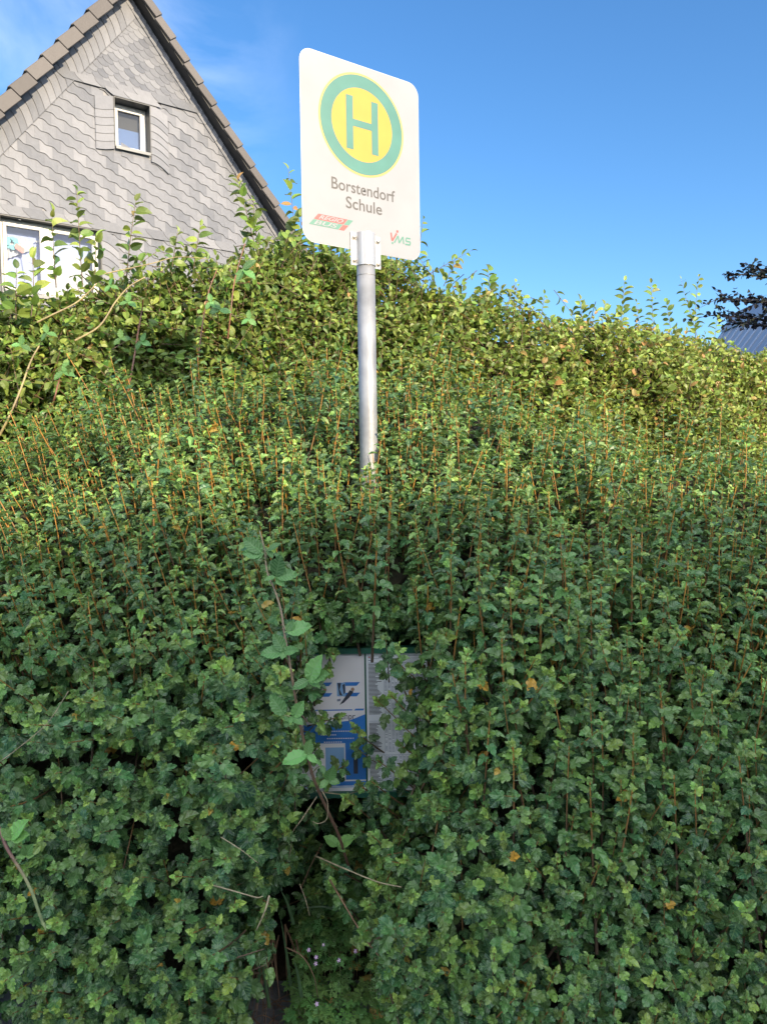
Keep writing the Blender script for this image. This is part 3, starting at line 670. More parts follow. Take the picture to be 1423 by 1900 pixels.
# tips spread over the hedge's skin
def spread(n_try, x0, x1, zlo, zhi, rad, fn=front):
    pts = []; cell = {}; h = rad
    cx = rng.uniform(x0, x1, n_try); q = rng.uniform(zlo, zhi, n_try)
    z = q*ztop(cx); y = fn(cx, z)
    for i in range(n_try):
        r_ = rad*(1.0 + 0.12*(y[i]-1.8))
        key = (int(cx[i]/h/2), int(y[i]/h/2), int(z[i]/h/2)); ok = True
        for a in (-1, 0, 1):
            for b in (-1, 0, 1):
                for c in (-1, 0, 1):
                    for p in cell.get((key[0]+a, key[1]+b, key[2]+c), ()):
                        if (p[0]-cx[i])**2+(p[1]-y[i])**2+(p[2]-z[i])**2 < r_*r_: ok = False; break
                    if not ok: break
                if not ok: break
            if not ok: break
        if ok: p = (cx[i], y[i], z[i]); pts.append(p); cell.setdefault(key, []).append(p)
    return np.array(pts)
tips = spread(60000, -2.0, 2.2, 0.05, 1.0, 0.0415)
e = 0.02
nx = -(front(tips[:, 0]+e, tips[:, 2])-front(tips[:, 0]-e, tips[:, 2]))/(2*e)
nz_ = -(front(tips[:, 0], tips[:, 2]+e)-front(tips[:, 0], tips[:, 2]-e))/(2*e)
NRM = norm(-np.stack([-nx, np.ones(len(tips)), -nz_], 1)*1.0)
gp = gap(tips[:, 0], tips[:, 2])
for p, n_, g_ in zip(tips, NRM, gp):
    x, y, z = p; q = z/ztop(x)
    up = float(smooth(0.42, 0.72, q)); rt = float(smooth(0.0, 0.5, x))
    if g_ > 0.5 and (z < 0.5 or y < 2.55 or rng.random() < 0.3): continue
    if x < -0.90 and z < 0.50: continue
    stand = max(up, 0.55*rt)
    d = n_*(0.95-0.80*stand) + np.array([0, -0.05, 0.55+0.6*stand]) + rng.normal(0, 0.13, 3)
    d[0] += np.clip((x+0.1)*0.26, -0.33, 0.10)*up
    Ln = rng.uniform(0.24, 0.36) + 0.14*stand
    pushed = np.array(p) + norm(d)*rng.normal(0.0, 0.045+0.03*up)
    sc = rng.normal(0.85, 0.13) - 0.04*up
    sc = float(np.clip(sc, 0.6, 1.3))
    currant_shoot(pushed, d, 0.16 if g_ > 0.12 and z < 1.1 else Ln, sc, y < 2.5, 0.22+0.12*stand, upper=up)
# taller leaders that stand clear of the skin
for _ in range(300):
    x = rng.uniform(-1.9, 2.1); q = rng.uniform(0.62, 1.0); z = q*ztop(x); y = float(front(np.array([x]), np.array([z]))[0])
    d = np.array([np.clip((x+0.1)*0.24, -0.34, 0.08), -0.10, 1.0]) + rng.normal(0, 0.15, 3)
    tip = np.array([x, y, z]) + norm(d)*(rng.random()**2*0.26-0.02)
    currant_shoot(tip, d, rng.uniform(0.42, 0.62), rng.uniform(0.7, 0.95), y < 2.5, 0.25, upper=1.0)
# long bare-footed rods on the right, where the stems show between the leaves
for _ in range(100):
    x = rng.uniform(0.15, 1.5); z = rng.uniform(0.8, 1.42); y = float(front(np.array([x]), np.array([z]))[0])
    d = np.array([rng.normal(-0.06, 0.08), -0.18, 1.0]); tip = np.array([x, y-0.02, z+0.08]) + rng.normal(0, 0.015, 3)
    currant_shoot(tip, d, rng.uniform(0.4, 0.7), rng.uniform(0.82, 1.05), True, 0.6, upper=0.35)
# side sprigs that reach across the case and the gap
for px, py, Y, tx, ty in ((735,1225,2.25,790,1290),(735,1240,2.30,770,1330),(700,1300,2.32,760,1360),(715,1180,2.2,720,1230),(612,1238,2.30,575,1270),
                          (660,1385,2.3,700,1430),(590,1385,2.3,560,1420),(740,1380,2.25,800,1430),(725,1290,2.24,790,1360),(740,1340,2.2,800,1400),(700,1410,2.2,760,1460),(665,1455,2.2,720,1500),(640,1480,2.2,690,1520),(770,1400,2.15,820,1450),(600,1330,2.2,560,1370),(610,1440,2.2,560,1470),(655,1530,2.15,700,1570),(690,1550,2.1,740,1600),(630,1330,2.3,575,1350),(655,1350,2.3,700,1400),(640,1420,2.28,600,1450),(690,1450,2.2,740,1500),(620,1215,2.3,590,1190),(780,1320,2.2,830,1390),
                          (600,1600,2.15,660,1640),(615,1640,2.2,655,1700),(700,1490,2.15,760,1540),(760,1290,2.28,810,1330),(745,1420,2.28,790,1470),(590,1500,2.3,560,1540)):
    Y -= 0.21 if Y > 2.18 else 0.12
    t0 = at(px, py, Y); t1 = at(tx, ty, Y+0.08); d = t0-t1; ln = np.linalg.norm(d)
    currant_shoot(t0, d + np.array([0, -0.02, 0]), max(0.2, ln*1.9), 0.95, True, 0.5, True)
# shoots lining the sides and the roof of the gap
for _ in range(420):
    z = rng.uniform(0.05, 1.30); y = rng.uniform(1.80, 2.50)
    xc = np.interp(z, [0, 0.2, 0.45, 0.62, 0.80, 1.05], [-0.22, -0.205, -0.19, -0.150, -0.068, -0.052]); w = np.interp(z, [0, 0.2, 0.45, 0.62, 0.80, 1.05], [0.20, 0.19, 0.115, 0.112, 0.155, 0.150])
    if z > 1.06: x = rng.uniform(-0.30, 0.20); z = 1.17 + rng.uniform(0, 0.10); d = np.array([rng.normal(0, 0.3), -0.8, 0.25+rng.normal(0, 0.2)]); y = rng.uniform(2.05, 2.40)
    else:
        sd = rng.choice([-1, 1]); x = xc + sd*(w+rng.uniform(0.0, 0.07)); d = np.array([-sd*0.35, -0.7, 0.5]) + rng.normal(0, 0.2, 3)
    if y < float(front(np.array([x]), np.array([z]))[0]) - 0.5: continue
    currant_shoot(np.array([x, y, z]), d, 0.20, rng.uniform(0.85, 1.1), True, 0.1)
# leaves at the back of the hollow under the case
for _ in range(70):
    currant_shoot(np.array([rng.uniform(-0.34, 0.10), rng.uniform(2.22, 2.46), rng.uniform(0.22, 0.66)]), np.array([rng.normal(0, 0.3), -0.7, 0.6]), 0.2, 0.85, True, 0.1, True)
# inner leaves: sparse layer set back from the skin
tips2 = spread(12000, -2.0, 2.2, 0.05, 1.0, 0.080)
for p in tips2:
    x, y, z = p
    if gap(np.array([x]), np.array([z]))[0] > 0.3: continue
    d = np.array([rng.normal(0, .35), -0.35+rng.normal(0, .3), 0.8]); currant_shoot(np.array([x, y+0.10+rng.uniform(0, 0.08), z-0.05]), d, 0.22, 0.95, False, 0.1)
tp = project(np.array([s['tip'] for s in shoots]))
inside = (tp[:, 0] > 20) & (tp[:, 0] < PW-20) & (tp[:, 1] > 600) & (tp[:, 1] < PH-30)
first = set(i for i, s in enumerate(shoots) if s['near'] and inside[i])
score = np.where(inside, tp[:, 2], 99.0); score[len(tips)+480:] = np.where(np.arange(len(shoots))[len(tips)+480:] < len(shoots)-len(tips2), score[len(tips)+480:], 99)
order = np.argsort(score); big = order[:100]
rest = np.setdiff1d(np.arange(len(shoots)), big)
for i in big:
    B = Leaves(); emit(B, shoots[i]); B.build('shoot', mats_c, hedge)
B = Leaves()
for i in rest: emit(B, shoots[i])
B.build('foliage', mats_c, hedge, kind='stuff')
# the woody inside of the hedge
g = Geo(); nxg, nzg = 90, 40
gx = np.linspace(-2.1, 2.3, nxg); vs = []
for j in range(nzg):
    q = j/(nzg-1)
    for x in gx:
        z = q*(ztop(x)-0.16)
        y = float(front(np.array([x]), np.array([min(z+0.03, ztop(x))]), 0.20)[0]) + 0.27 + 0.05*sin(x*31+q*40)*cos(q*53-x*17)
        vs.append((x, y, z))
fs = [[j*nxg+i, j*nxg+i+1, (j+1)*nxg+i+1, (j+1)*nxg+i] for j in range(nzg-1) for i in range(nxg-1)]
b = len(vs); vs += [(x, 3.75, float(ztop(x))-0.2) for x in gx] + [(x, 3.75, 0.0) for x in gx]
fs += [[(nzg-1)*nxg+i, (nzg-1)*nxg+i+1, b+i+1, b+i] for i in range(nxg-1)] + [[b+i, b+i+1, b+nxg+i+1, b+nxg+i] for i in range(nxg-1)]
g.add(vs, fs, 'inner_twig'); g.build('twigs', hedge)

# ------------------------------------------------------------------ tall hornbeam hedge behind
HD = norm(np.array([1.0, 0.676, 0])); HN = np.array([HD[1], -HD[0], 0])
def hline(x): return 3.45+0.676*(x+1.7)
HXS = np.array([-3.2, -1.72, -1.45, -1.2, -0.95, -0.75, -0.58, -0.33, 0.15, 0.65, 1.05, 1.75, 2.55, 3.4, 5.5])
HZS = np.array([2.32, 2.42, 2.53, 2.65, 2.77, 2.91, 3.00, 2.94, 2.87, 2.83, 2.79, 2.78, 2.79, 2.73, 2.62])
def hz(x): return np.interp(x, HXS, HZS)
def hdepth(px): k_ = (px-711.5)/F_PX; return (3.45+0.676*1.7)/(1-0.676*k_)
bhedge = empty('hornbeam_hedge', (0.6, 5.0, 0), label='tall leafy hedge behind the bus stop with twigs poking up from its top', cat='hedge')
HB = Leaves(); mats_h = ['hedge_leaf', 'hedge_stem']
def hedge_twig(B, tip, d, Ln, n, size, yo=0.35, oddp=0.03, jit=0.25, near=True, facing=None):
    d = norm(d); t_ = np.linspace(0.02, 0.95, n); side = norm(np.cross(d, rng.normal(size=3))); bend = rng.normal(0, 0.06)*Ln
    P = tip - d*(t_*Ln)[:, None] + side*(bend*t_**2)[:, None]
    e1 = norm(np.cross(d, facing if facing is not None else rng.normal(size=3)))
    sgn = np.where(np.arange(n) % 2 == 0, 1, -1)
    e2 = np.cross(d, e1); wob = rng.normal(0, 0.5, n)
    A = d*0.75 + e1*(sgn*0.85*np.cos(wob))[:, None] + e2*(np.sin(wob)*0.85)[:, None] + rng.normal(0, jit, (n, 3)); A[:, 2] -= 0.30
    A[0] = d + rng.normal(0, 0.2, 3); A = norm(A)
    N = np.array([0.22, -0.60, 0.62]) + rng.normal(0, 0.42, (n, 3))
    sz = size*rng.uniform(0.7, 1.2, n)*np.where(t_ < 0.15, 0.7, 1)
    ti = np.zeros((n, 3)); ti[:, 0] = rng.random(n); ti[:, 1] = np.clip(yo + rng.normal(0, 0.22, n) + 0.25*(t_ < 0.2), 0, 1); ti[:, 2] = (rng.random(n) < oddp)*rng.uniform(0.5, 1, n)
    B.leaves(OVA, P + A*(0.1*sz)[:, None], A, N, sz, ti, 0, fold=(0.1, 0.8), curl=(0.0, 0.6), width=rng.uniform(0.72, 1.0, n))
    tt = np.linspace(1.05, 0, 5); B.stem(tip - d*(tt*Ln)[:, None] + side*(bend*tt**2)[:, None], 0.0028, 0.001, 1, 4)
_hp = rng.uniform(0, 6.28, 10); _hf = rng.uniform(1.5, 7, (10, 2))
def hlump(x, z): return sum(np.sin(a*x+b*z+p) for p, (a, b) in zip(_hp, _hf))*0.030
nT = 9800
for i in range(nT):
    x = rng.uniform(-2.7, 4.3) if i % 3 else rng.uniform(-2.3, 0.6); zt = hz(x); u = rng.random()
    if u < 0.78:
        z = rng.uniform(1.25, zt); rnd = smooth(zt-0.35, zt, z)*0.22
        y = hline(x) + hlump(x, z) + rnd + rng.uniform(-0.05, 0.16); d = HN*0.55 + [0, 0, 0.45] + rng.normal(0, 0.45, 3)
    else:
        y = hline(x) + 0.12 + rng.random()*0.75; z = zt + hlump(x, y)*0.9 + rng.uniform(-0.1, 0.05); d = np.array([0, -0.15, 0.8]) + rng.normal(0, 0.4, 3)
    far = smooth(-0.3, 1.8, x)
    hedge_twig(HB, np.array([x, y, z]), d, rng.uniform(0.16, 0.30), 8, rng.uniform(0.034, 0.050)*(1+0.12*far), 0.40+0.33*far, 0.012+0.08*far)
HB.build('foliage', mats_h, bhedge, kind='stuff')
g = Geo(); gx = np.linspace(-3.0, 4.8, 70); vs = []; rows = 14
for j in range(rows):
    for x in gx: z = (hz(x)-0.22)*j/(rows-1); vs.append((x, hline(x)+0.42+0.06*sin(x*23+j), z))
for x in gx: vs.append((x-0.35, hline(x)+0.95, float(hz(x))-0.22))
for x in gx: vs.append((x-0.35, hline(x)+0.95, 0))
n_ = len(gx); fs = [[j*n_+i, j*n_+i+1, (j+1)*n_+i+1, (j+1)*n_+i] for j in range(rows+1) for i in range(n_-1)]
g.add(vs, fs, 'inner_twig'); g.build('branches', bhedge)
# sprigs that stand above the clipped top: (tip px, tip py, base px, base py, extra depth, leaves, leaf size)
for tx, ty, bx_, by_, ex, n_, sz in ((97,392,100,500,0.1,9,0.052),(143,352,150,490,0.12,14,0.055),(253,372,235,480,0.12,12,0.058),(440,328,470,440,0.2,16,0.056),(470,372,475,450,0.2,9,0.05),
        (535,312,548,430,0.25,11,0.056),(60,470,70,560,0.05,8,0.06),(32,498,28,570,0.05,6,0.06),(180,440,175,520,0.1,8,0.06),(330,430,322,480,0.1,6,0.05),(372,418,362,480,0.1,7,0.05),
        (876,464,800,505,0.3,7,0.045),(905,497,912,575,0.3,14,0.062),(845,480,830,520,0.3,6,0.05),(1010,545,1005,585,0.4,6,0.055),(1075,556,1080,595,0.4,8,0.06),(1158,520,1152,610,0.4,12,0.06),
        (1207,524,1212,610,0.4,11,0.062),(1262,516,1285,600,0.4,10,0.055),(1296,512,1282,600,0.4,10,0.055),(1235,560,1245,615,0.4,8,0.06),(1330,590,1325,630,0.4,6,0.06),(700,470,705,520,0.3,7,0.05),
        (960,545,955,590,0.3,7,0.055),(1120,565,1125,605,0.4,7,0.055),(785,405,775,480,0.25,7,0.055),(610,452,612,500,0.25,8,0.055),(1180,560,1185,605,0.4,8,0.055),(560,400,556,460,0.2,8,0.055)):
    Y = hdepth(bx_)+ex; a = at(tx, ty, Y); b = at(bx_, by_, Y); B = Leaves()
    hedge_twig(B, a, a-b, np.linalg.norm(a-b)*1.25, int(n_*1.7), sz*1.12, 0.5, 0.02, 0.18, facing=np.array([0.2, 1, 0.1]))
    B.build('sprig', mats_h, bhedge)

# ------------------------------------------------------------------ brambles
def catmull(P, n=8):
    P = np.array(P, float); Q = np.concatenate([[2*P[0]-P[1]], P, [2*P[-1]-P[-2]]]); out = []
    for i in range(len(P)-1):
        p0, p1, p2, p3 = Q[i:i+4]
        for t in np.linspace(0, 1, n, endpoint=False): out.append(0.5*((2*p1)+(-p0+p2)*t+(2*p0-5*p1+4*p2-p3)*t*t+(-p0+3*p1-3*p2+p3)*t**3))
    out.append(P[-1]); return np.array(out)
def bramble_leaf(parent, base, hub, leaflets, youth, stemname='bramble_stem', fold=(0.1, 0.35)):
    """leaflets: (target point, width factor). One leaf = its stalk and its leaflets, one mesh."""
    B = Leaves(); B.stem(catmull([base, 0.5*(base+hub)+np.array([0, -0.004, 0.004]), hub], 4), 0.0016, 0.0010, 1, 5, np.ones(9)*0.6)
    tgt = np.array([l for l in leaflets]); A = tgt-hub; sz = np.linalg.norm(A, axis=1)/1.05
    N = np.tile(np.array([0.10, -0.72, 0.62]), (len(A), 1)) + rng.normal(0, 0.14, (len(A), 3))
    ti = np.zeros((len(A), 3)); ti[:, 0] = rng.uniform(0.3, 0.7, len(A)); ti[:, 1] = youth
    B.leaves(BRA, np.repeat(hub[None], len(A), 0), A, N, sz, ti, 0, fold=fold, curl=(0.05, 0.25))
    return B.build('leaf', ['bramble_leaf', stemname], parent)
# tall shoot in front of the timetable
path = [(646,1605,2.10),(629,1551,2.00),(606,1500,1.91),(582,1444,1.82),(568,1390,1.76),(556,1339,1.71),(546,1280,1.68),(537,1226,1.68),(528,1175,1.70),(521,1130,1.73),(508,1090,1.76),(496,1061,1.79),(491,1020,1.82),(482,985,1.85)]
pts = catmull([at(*p) for p in path], 6)
br = empty('bramble_shoot', pts[0], label='tall bramble shoot with toothed leaves climbing in front of the timetable case', cat='bramble')
B = Leaves(); B.stem(pts, 0.0042, 0.0018, 0, 7, np.linspace(0, 0.35, len(pts)))
for q in range(0, len(pts)-4, 1):                                 # thorns
    a = rng.uniform(0, 6.28); o = np.array([cos(a), -abs(sin(a)), 0.2]); B.stem([pts[q], pts[q]+o*0.004, pts[q]+o*0.009+np.array([0, 0, -0.002])], 0.0012, 0.0001, 0, 4, [0.2]*3)
B.build('stem', ['bramble_stem'], br)
for base, hub, lv, yo in (((491,1020),(487,1026),[(452,997),(450,1026),(476,1037)],0.25), ((494,1040),(498,1022),[(519,1006),(506,1034)],0.25),
        ((499,1080),(512,1070),[(520,1031),(491,1076),(551,1062),(528,1088)],0.15), ((525,1160),(532,1172),[(578,1160),(544,1152)],0.15),
        ((535,1215),(527,1209),[(508,1176),(483,1211),(552,1205),(524,1222)],0.2), ((546,1285),(573,1262),[(591,1219),(543,1278),(609,1248),(594,1274)],0.35),
        ((556,1339),(528,1327),[(503,1290),(534,1339)],0.3), ((552,1315),(545,1330),[(561,1304),(536,1341),(561,1342)],0.3), ((568,1392),(570,1400),[(576,1373),(524,1412),(556,1421),(589,1414)],0.45),
        ((580,1430),(596,1420),[(602,1436),(589,1410)],0.4), ((590,1460),(608,1447),[(619,1422),(594,1461),(631,1452)],0.45), ((640,1590),(628,1568),[(656,1552),(601,1552),(640,1580)],0.85)):
    iy = int(np.argmin(np.linalg.norm(project(pts)[:, :2]-np.array(base), axis=1))); bp_ = pts[iy]; Y = bp_[1]-0.015
    bramble_leaf(br, bp_, at(*hub, Y), [at(*l, Y-0.012+rng.uniform(-0.01, 0.01)) for l in lv], yo)
# pale shoot hanging over the lower left
path = [(-25,1500,1.62),(0,1538,1.60),(12,1570,1.585),(28,1597,1.575),(45,1625,1.57),(60,1655,1.57),(72,1690,1.58),(80,1712,1.59)]
pts = catmull([at(*p) for p in path], 6)
b2 = empty('bramble_shoot', pts[-1], label='pale green bramble tip drooping at the lower left with few bright leaves', cat='bramble')
B = Leaves(); B.stem(pts, 0.0038, 0.0030, 0, 8, np.clip(np.linspace(-0.9, 1.6, len(pts)), 0, 1))
B.stem([pts[-1], pts[-1]+np.array([0.004, 0, -0.008]), pts[-1]+np.array([0.006, 0, -0.016])], 0.0042, 0.0012, 0, 7, [1, 1, 1]); B.build('stem', ['bramble_stem'], b2)
for hub, lv in (((22,1555),[(4,1539),(45,1522),(53,1548),(10,1558),(20,1573)]), ((50,1586),[(44,1569),(59,1568),(63,1587),(32,1591)])):
    Y = 1.565; iy = int(np.argmin(np.linalg.norm(project(pts)[:, :2]-np.array(hub), axis=1)))
    bramble_leaf(b2, pts[iy], at(*hub, Y), [at(*l, Y-0.012) for l in lv], 1.0)
# canes arching over the tall hedge: pixels, colour, label
canes = (([(235,742),(243,700),(250,660),(258,610),(264,575),(266,556)], 'cane_red', 'red bramble cane upright in the tall hedge left of the others, leaf at its tip', 0.0038, [(238,560,14),(225,628,14),(262,634,14)]),
         ([(366,705),(370,650),(378,590),(388,540),(403,500)], 'cane_red', 'slim red bramble cane in the middle of the tall hedge', 0.0030, [(408,575,16),(392,560,13)]),
         ([(423,628),(428,585),(434,530),(444,488),(455,452)], 'cane_red', 'red bramble cane closest to the hedge peak, broad leaf beside it', 0.0030, [(452,500,22),(462,592,13)]),
         ([(0,808),(20,768),(40,720),(58,670),(74,641)], 'cane_tan', 'grey bowed cane at the far left edge of the tall hedge', 0.0042, [(40,640,15),(88,618,14)]),
         ([(140,632),(185,605),(215,560),(240,532),(270,514)], 'cane_tan', 'brown cane arching from the tall hedge below the house window', 0.0036, [(205,530,12)]),
         ([(70,598),(100,583),(140,563),(165,542),(180,526)], 'cane_tan', 'straw coloured cane arching just under the big house window', 0.0034, []),
         ([(195,508),(240,498),(285,488),(330,477),(385,480)], 'cane_tan', 'thin straw coloured cane lying along the top of the tall hedge', 0.0022, []),
         ([(98,752),(103,735),(108,715),(112,700)], 'cane_red', 'short crimson cane stub with a leaf at the left of the currant tops', 0.0034, [(118,690,18)]))
for pix, mt, lab, r_, lv in canes:
    pts = catmull([at(px, py, hdepth(px)-0.20-0.04*sin(i*1.3)) for i, (px, py) in enumerate(pix)], 6)
    c_ = empty('bramble_cane', pts[0], label=lab, cat='bramble cane', group='bare canes in the tall hedge')
    B = Leaves(); B.stem(pts, r_*1.25, r_*0.8, 0, 7, np.clip(0.5+0.4*np.sin(np.linspace(0, 14, len(pts))), 0, 1)); B.build('stem', [mt], c_)
    for lx, ly, rp in lv:
        iy = int(np.argmin(np.linalg.norm(project(pts)[:, :2]-np.array((lx, ly)), axis=1))); Y = pts[iy][1]-0.03
        bramble_leaf(c_, pts[iy], at(lx, ly, Y), [at(lx+rp*1.3*cos(a), ly+rp*1.3*sin(a), Y-0.01) for a in (-1.5+rng.normal(0, .3), 0.5+rng.normal(0, .3), 2.6+rng.normal(0, .3))], 0.35)

# ------------------------------------------------------------------ plants in the gap at the foot of the hedge
ger = empty('geranium_plant', (-0.16, 2.15, 0), label='low wild geranium with pink flowers in the gap under the timetable', cat='wild flower')
B = Leaves(); n = 1250
x = rng.uniform(-0.29, 0.14, n); y = rng.uniform(1.86, 2.36, n); h = 0.07+0.44*smooth(1.92, 2.35, y)*np.clip(1-((x+0.10)/0.26)**2, 0.15, 1)
z = np.maximum(0.03, h*rng.uniform(0.6, 1.05, n)); pos = np.stack([x, y, z], 1)
az = rng.uniform(0, 6.28, n); A = np.stack([np.cos(az), np.sin(az)-0.5, rng.uniform(-0.5, 0.15, n)], 1); N = np.array([0, -0.45, 0.9]) + rng.normal(0, 0.25, (n, 3))
ti = np.zeros((n, 3)); ti[:, 0] = rng.random(n); ti[:, 1] = np.clip(rng.normal(0.35, 0.25, n), 0, 1); ti[:, 2] = (rng.random(n) < 0.03)*0.8
B.leaves(GER, pos, A, N, rng.uniform(0.024, 0.038, n), ti, 0, fold=(0, 0.2), curl=(0.05, 0.4))
for _ in range(90):
    i = rng.integers(n); B.stem([(x[i]*0.85-0.02, y[i]+0.06, 0.0), (x[i], y[i]+0.02, z[i]*0.6), pos[i]], 0.0011, 0.0007, 1, 4, [0.1, 0.3, 0.5])
B.build('foliage', ['geranium_leaf', 'bramble_stem'], ger, kind='stuff')
for px, py in ((573,1763),(587,1776),(586,1788),(629,1782),(588,1863),(600,1753),(659,1765)):
    Y = 1.90 if py > 1800 else 1.97; c = at(px, py, Y); g = Geo(); fd = norm([rng.normal(0, .25), -0.8, 0.55]); e1 = norm(np.cross(fd, [0, 0, 1])); e2 = np.cross(e1, fd)
    sc_ = 0.0035 if py > 1755 else 0.0026
    for k_ in range(5):
        a = 2*pi*k_/5+rng.normal(0, .1); u_ = cos(a)*e1+sin(a)*e2; w_ = -sin(a)*e1+cos(a)*e2
        g.poly([c+fd*0.0005, c+u_*sc_*0.8-w_*sc_*0.42+fd*0.001, c+u_*sc_*1.55-w_*sc_*0.30+fd*0.0015, c+u_*sc_*1.6+w_*sc_*0.30+fd*0.0015, c+u_*sc_*0.8+w_*sc_*0.42+fd*0.001], 'petal')
    g.tube([c-fd*0.002, c+fd*0.0022], 0.0011, 'petal_eye', 6); g.tube([c+np.array([0.005, 0.03, -0.06]), c+np.array([0.001, 0.01, -0.02]), c-fd*0.001], 0.0006, 'green_grass', 5)
    g.build('flower', ger)
def blade(g, p0, p1, w, m, sag=0.02):
    P = catmull([p0, 0.5*(np.array(p0)+np.array(p1))+np.array([0, 0, sag]), p1], 4); d = norm(P[-1]-P[0]); sd = norm(np.cross(d, [0.1, -1, 0.3]))
    n = len(P); vs = []
    for i, p in enumerate(P): ww = w*(1-(i/(n-1))**1.6)*0.5+0.0002; vs += [p-sd*ww, p+np.array([0, -ww*0.5, 0]), p+sd*ww]
    fs = []
    for i in range(n-1):
        for q in (0, 1): a = 3*i+q; fs.append([a, a+1, a+4, a+3])
    g.add(vs, fs, m)
tuft = empty('grass_tuft', at(485, 1850, 2.15)*np.array([1, 1, 0]), label='tuft of withered brown grass with a few green blades at the hedge foot', cat='grass tuft')
g = Geo(); rt = at(497, 1740, 2.22)
for _ in range(30):
    a = rt + np.array([rng.normal(0, 0.03), rng.normal(0, 0.03), rng.normal(0, 0.03)]); b_ = a + np.array([rng.normal(-0.01, 0.05), rng.normal(-0.07, 0.04), -rng.uniform(0.08, 0.26)]); b_[2] = max(b_[2], 0.01)
    blade(g, a, b_, rng.uniform(0.003, 0.006), 'dry_grass', 0.01)
for _ in range(55):
    c = np.array([-0.33+rng.normal(0, 0.06), 2.2+rng.normal(0, 0.06), 0.012]); blade(g, c, c+np.array([rng.normal(0, 0.07), rng.normal(0, 0.05), rng.uniform(0, 0.02)]), 0.003, 'dry_grass', 0.015)
g.build('dry_blades', tuft)
g = Geo()
for p0, p1, Y in (((478,1860),(490,1690),2.1),((445,1905),(495,1790),2.0),((500,1870),(480,1760),2.1),((540,1830),(520,1700),2.15),((545,1715),(520,1650),2.15),((440,1880),(445,1700),1.98),((560,1850),(545,1780),2.05),((400,1850),(430,1815),2.0),((640,1690),(580,1640),2.2),((650,1700),(560,1685),2.2)):
    blade(g, at(*p0, Y), at(*p1, Y-0.03), 0.009, 'green_grass', 0.015)
g.build('green_blades', tuft)
stalks = (([(393,1642,1.70),(440,1655,1.69),(476,1665,1.69),(488,1663,1.69)], 0.0018, 'pale dry stalk lying flat across the leaves left of the gap'),
          ([(410,1553,1.69),(445,1575,1.68),(480,1602,1.68)], 0.0011, 'thin straw slanting across the leaves above the pale stalk'),
          ([(588,1478,1.95),(560,1520,1.93),(543,1545,1.93),(540,1575,1.94),(532,1602,1.96)], 0.0017, 'bent tan stalk hanging below the left edge of the timetable'),
          ([(598,1468,1.92),(608,1490,1.90),(606,1520,1.90),(590,1528,1.90),(580,1524,1.90),(585,1535,1.92)], 0.0013, 'curled dry tendril under the timetable'),
          ([(600,1470,2.1),(640,1474,2.12),(665,1468,2.15)], 0.0017, 'short pale stalk across the bottom edge of the timetable'),
          ([(530,1757,1.98),(562,1775,1.97),(582,1810,1.97),(590,1850,1.98)], 0.0019, 'arched brown stalk in front of the pink flowers'),
          ([(560,1645,2.1),(575,1610,2.1),(598,1565,2.12)], 0.0018, 'dry brown stalk standing in the dark gap'),
          ([(556,1640,2.05),(568,1672,2.03),(575,1700,2.03)], 0.0015, 'small pale stalk leaning over the geranium leaves'),
          ([(0,1414,1.68),(45,1380,1.665),(90,1340,1.66),(128,1282,1.67)], 0.0012, 'long thin grey twig across the leaves at the left edge'),
          ([(500,1662,1.75),(492,1690,1.73),(476,1726,1.73)], 0.0026, 'crumpled cream dry leaf stalk hanging left of the gap'),
          ([(440,1820,1.95),(425,1850,1.92),(412,1885,1.9)], 0.0024, 'reddish dry stalk by the brown grass tuft'),
          ([(612,1632,1.98),(640,1680,1.93),(680,1745,1.87),(715,1785,1.84),(752,1808,1.83)], 0.0024, 'long bare brown branch sloping down right of the gap'),
          ([(585,1588,2.02),(640,1612,1.95),(700,1636,1.88),(745,1646,1.84)], 0.0022, 'pale bare branch reaching from the right bush into the gap'))
for pix, r_, lab in stalks:
    g = Geo(); pts = catmull([at(*p) for p in pix], 5); g.tube(pts, np.linspace(r_, r_*0.6, len(pts)), 'straw' if 'brown' not in lab and 'reddish' not in lab else 'dry_grass', 6)
    o = g.build('dry_stalk', smooth=('straw', 'dry_grass'), label=lab, cat='dry stalk', group='dry stalks caught in the hedge')

# ------------------------------------------------------------------ slate clad house
ht = norm(np.array([0.826, 0.563, 0])); hn = np.array([ht[1], -ht[0], 0])
HP0 = np.array([-3.616, 11.5, 0.0]); APEX, TAN = 8.94, 1.285
def hw_(u, z, o=0.0): return HP0 + ht*u + np.array([0, 0, z]) + hn*o
house = empty('slate_house', hw_(0, 0), label='house gable clad in grey slates behind the hedge, with brown tiled roof edges', cat='house')
EAVE = 3.6; ue = (APEX-EAVE)/TAN
g = Geo(); gz = APEX-0.22
ug = (gz-EAVE)/TAN
# wall with openings left for the windows: strips round them
WIN = ((-0.245, 0.285, 6.475, 7.185), (-1.80, -0.474, 4.20, 5.235))
us = sorted({-ug, ug, 0.0} | {w[0] for w in WIN} | {w[1] for w in WIN})
def ztopw(u): return gz-abs(u)*TAN
for a, b in zip(us[:-1], us[1:]):
    holes = sorted([(w[2], w[3]) for w in WIN if w[0] <= a+1e-6 and w[1] >= b-1e-6]); z0 = 0.0
    for h0, h1 in holes: g.poly([hw_(a, z0), hw_(b, z0), hw_(b, h0), hw_(a, h0)], 'render_grey'); z0 = h1
    g.poly([hw_(a, z0), hw_(b, z0), hw_(b, ztopw(b)), hw_(a, ztopw(a))], 'render_grey')
bkd = -hn*9.0
for u_ in (-ug, ug): g.poly([hw_(u_, 0), hw_(u_, EAVE), hw_(u_, EAVE)+bkd, hw_(u_, 0)+bkd], 'render_grey')
g.poly([hw_(-ug, 0)+bkd, hw_(ug, 0)+bkd, hw_(ug, EAVE)+bkd, hw_(0, gz)+bkd, hw_(-ug, EAVE)+bkd], 'render_grey')
g.build('wall', house)
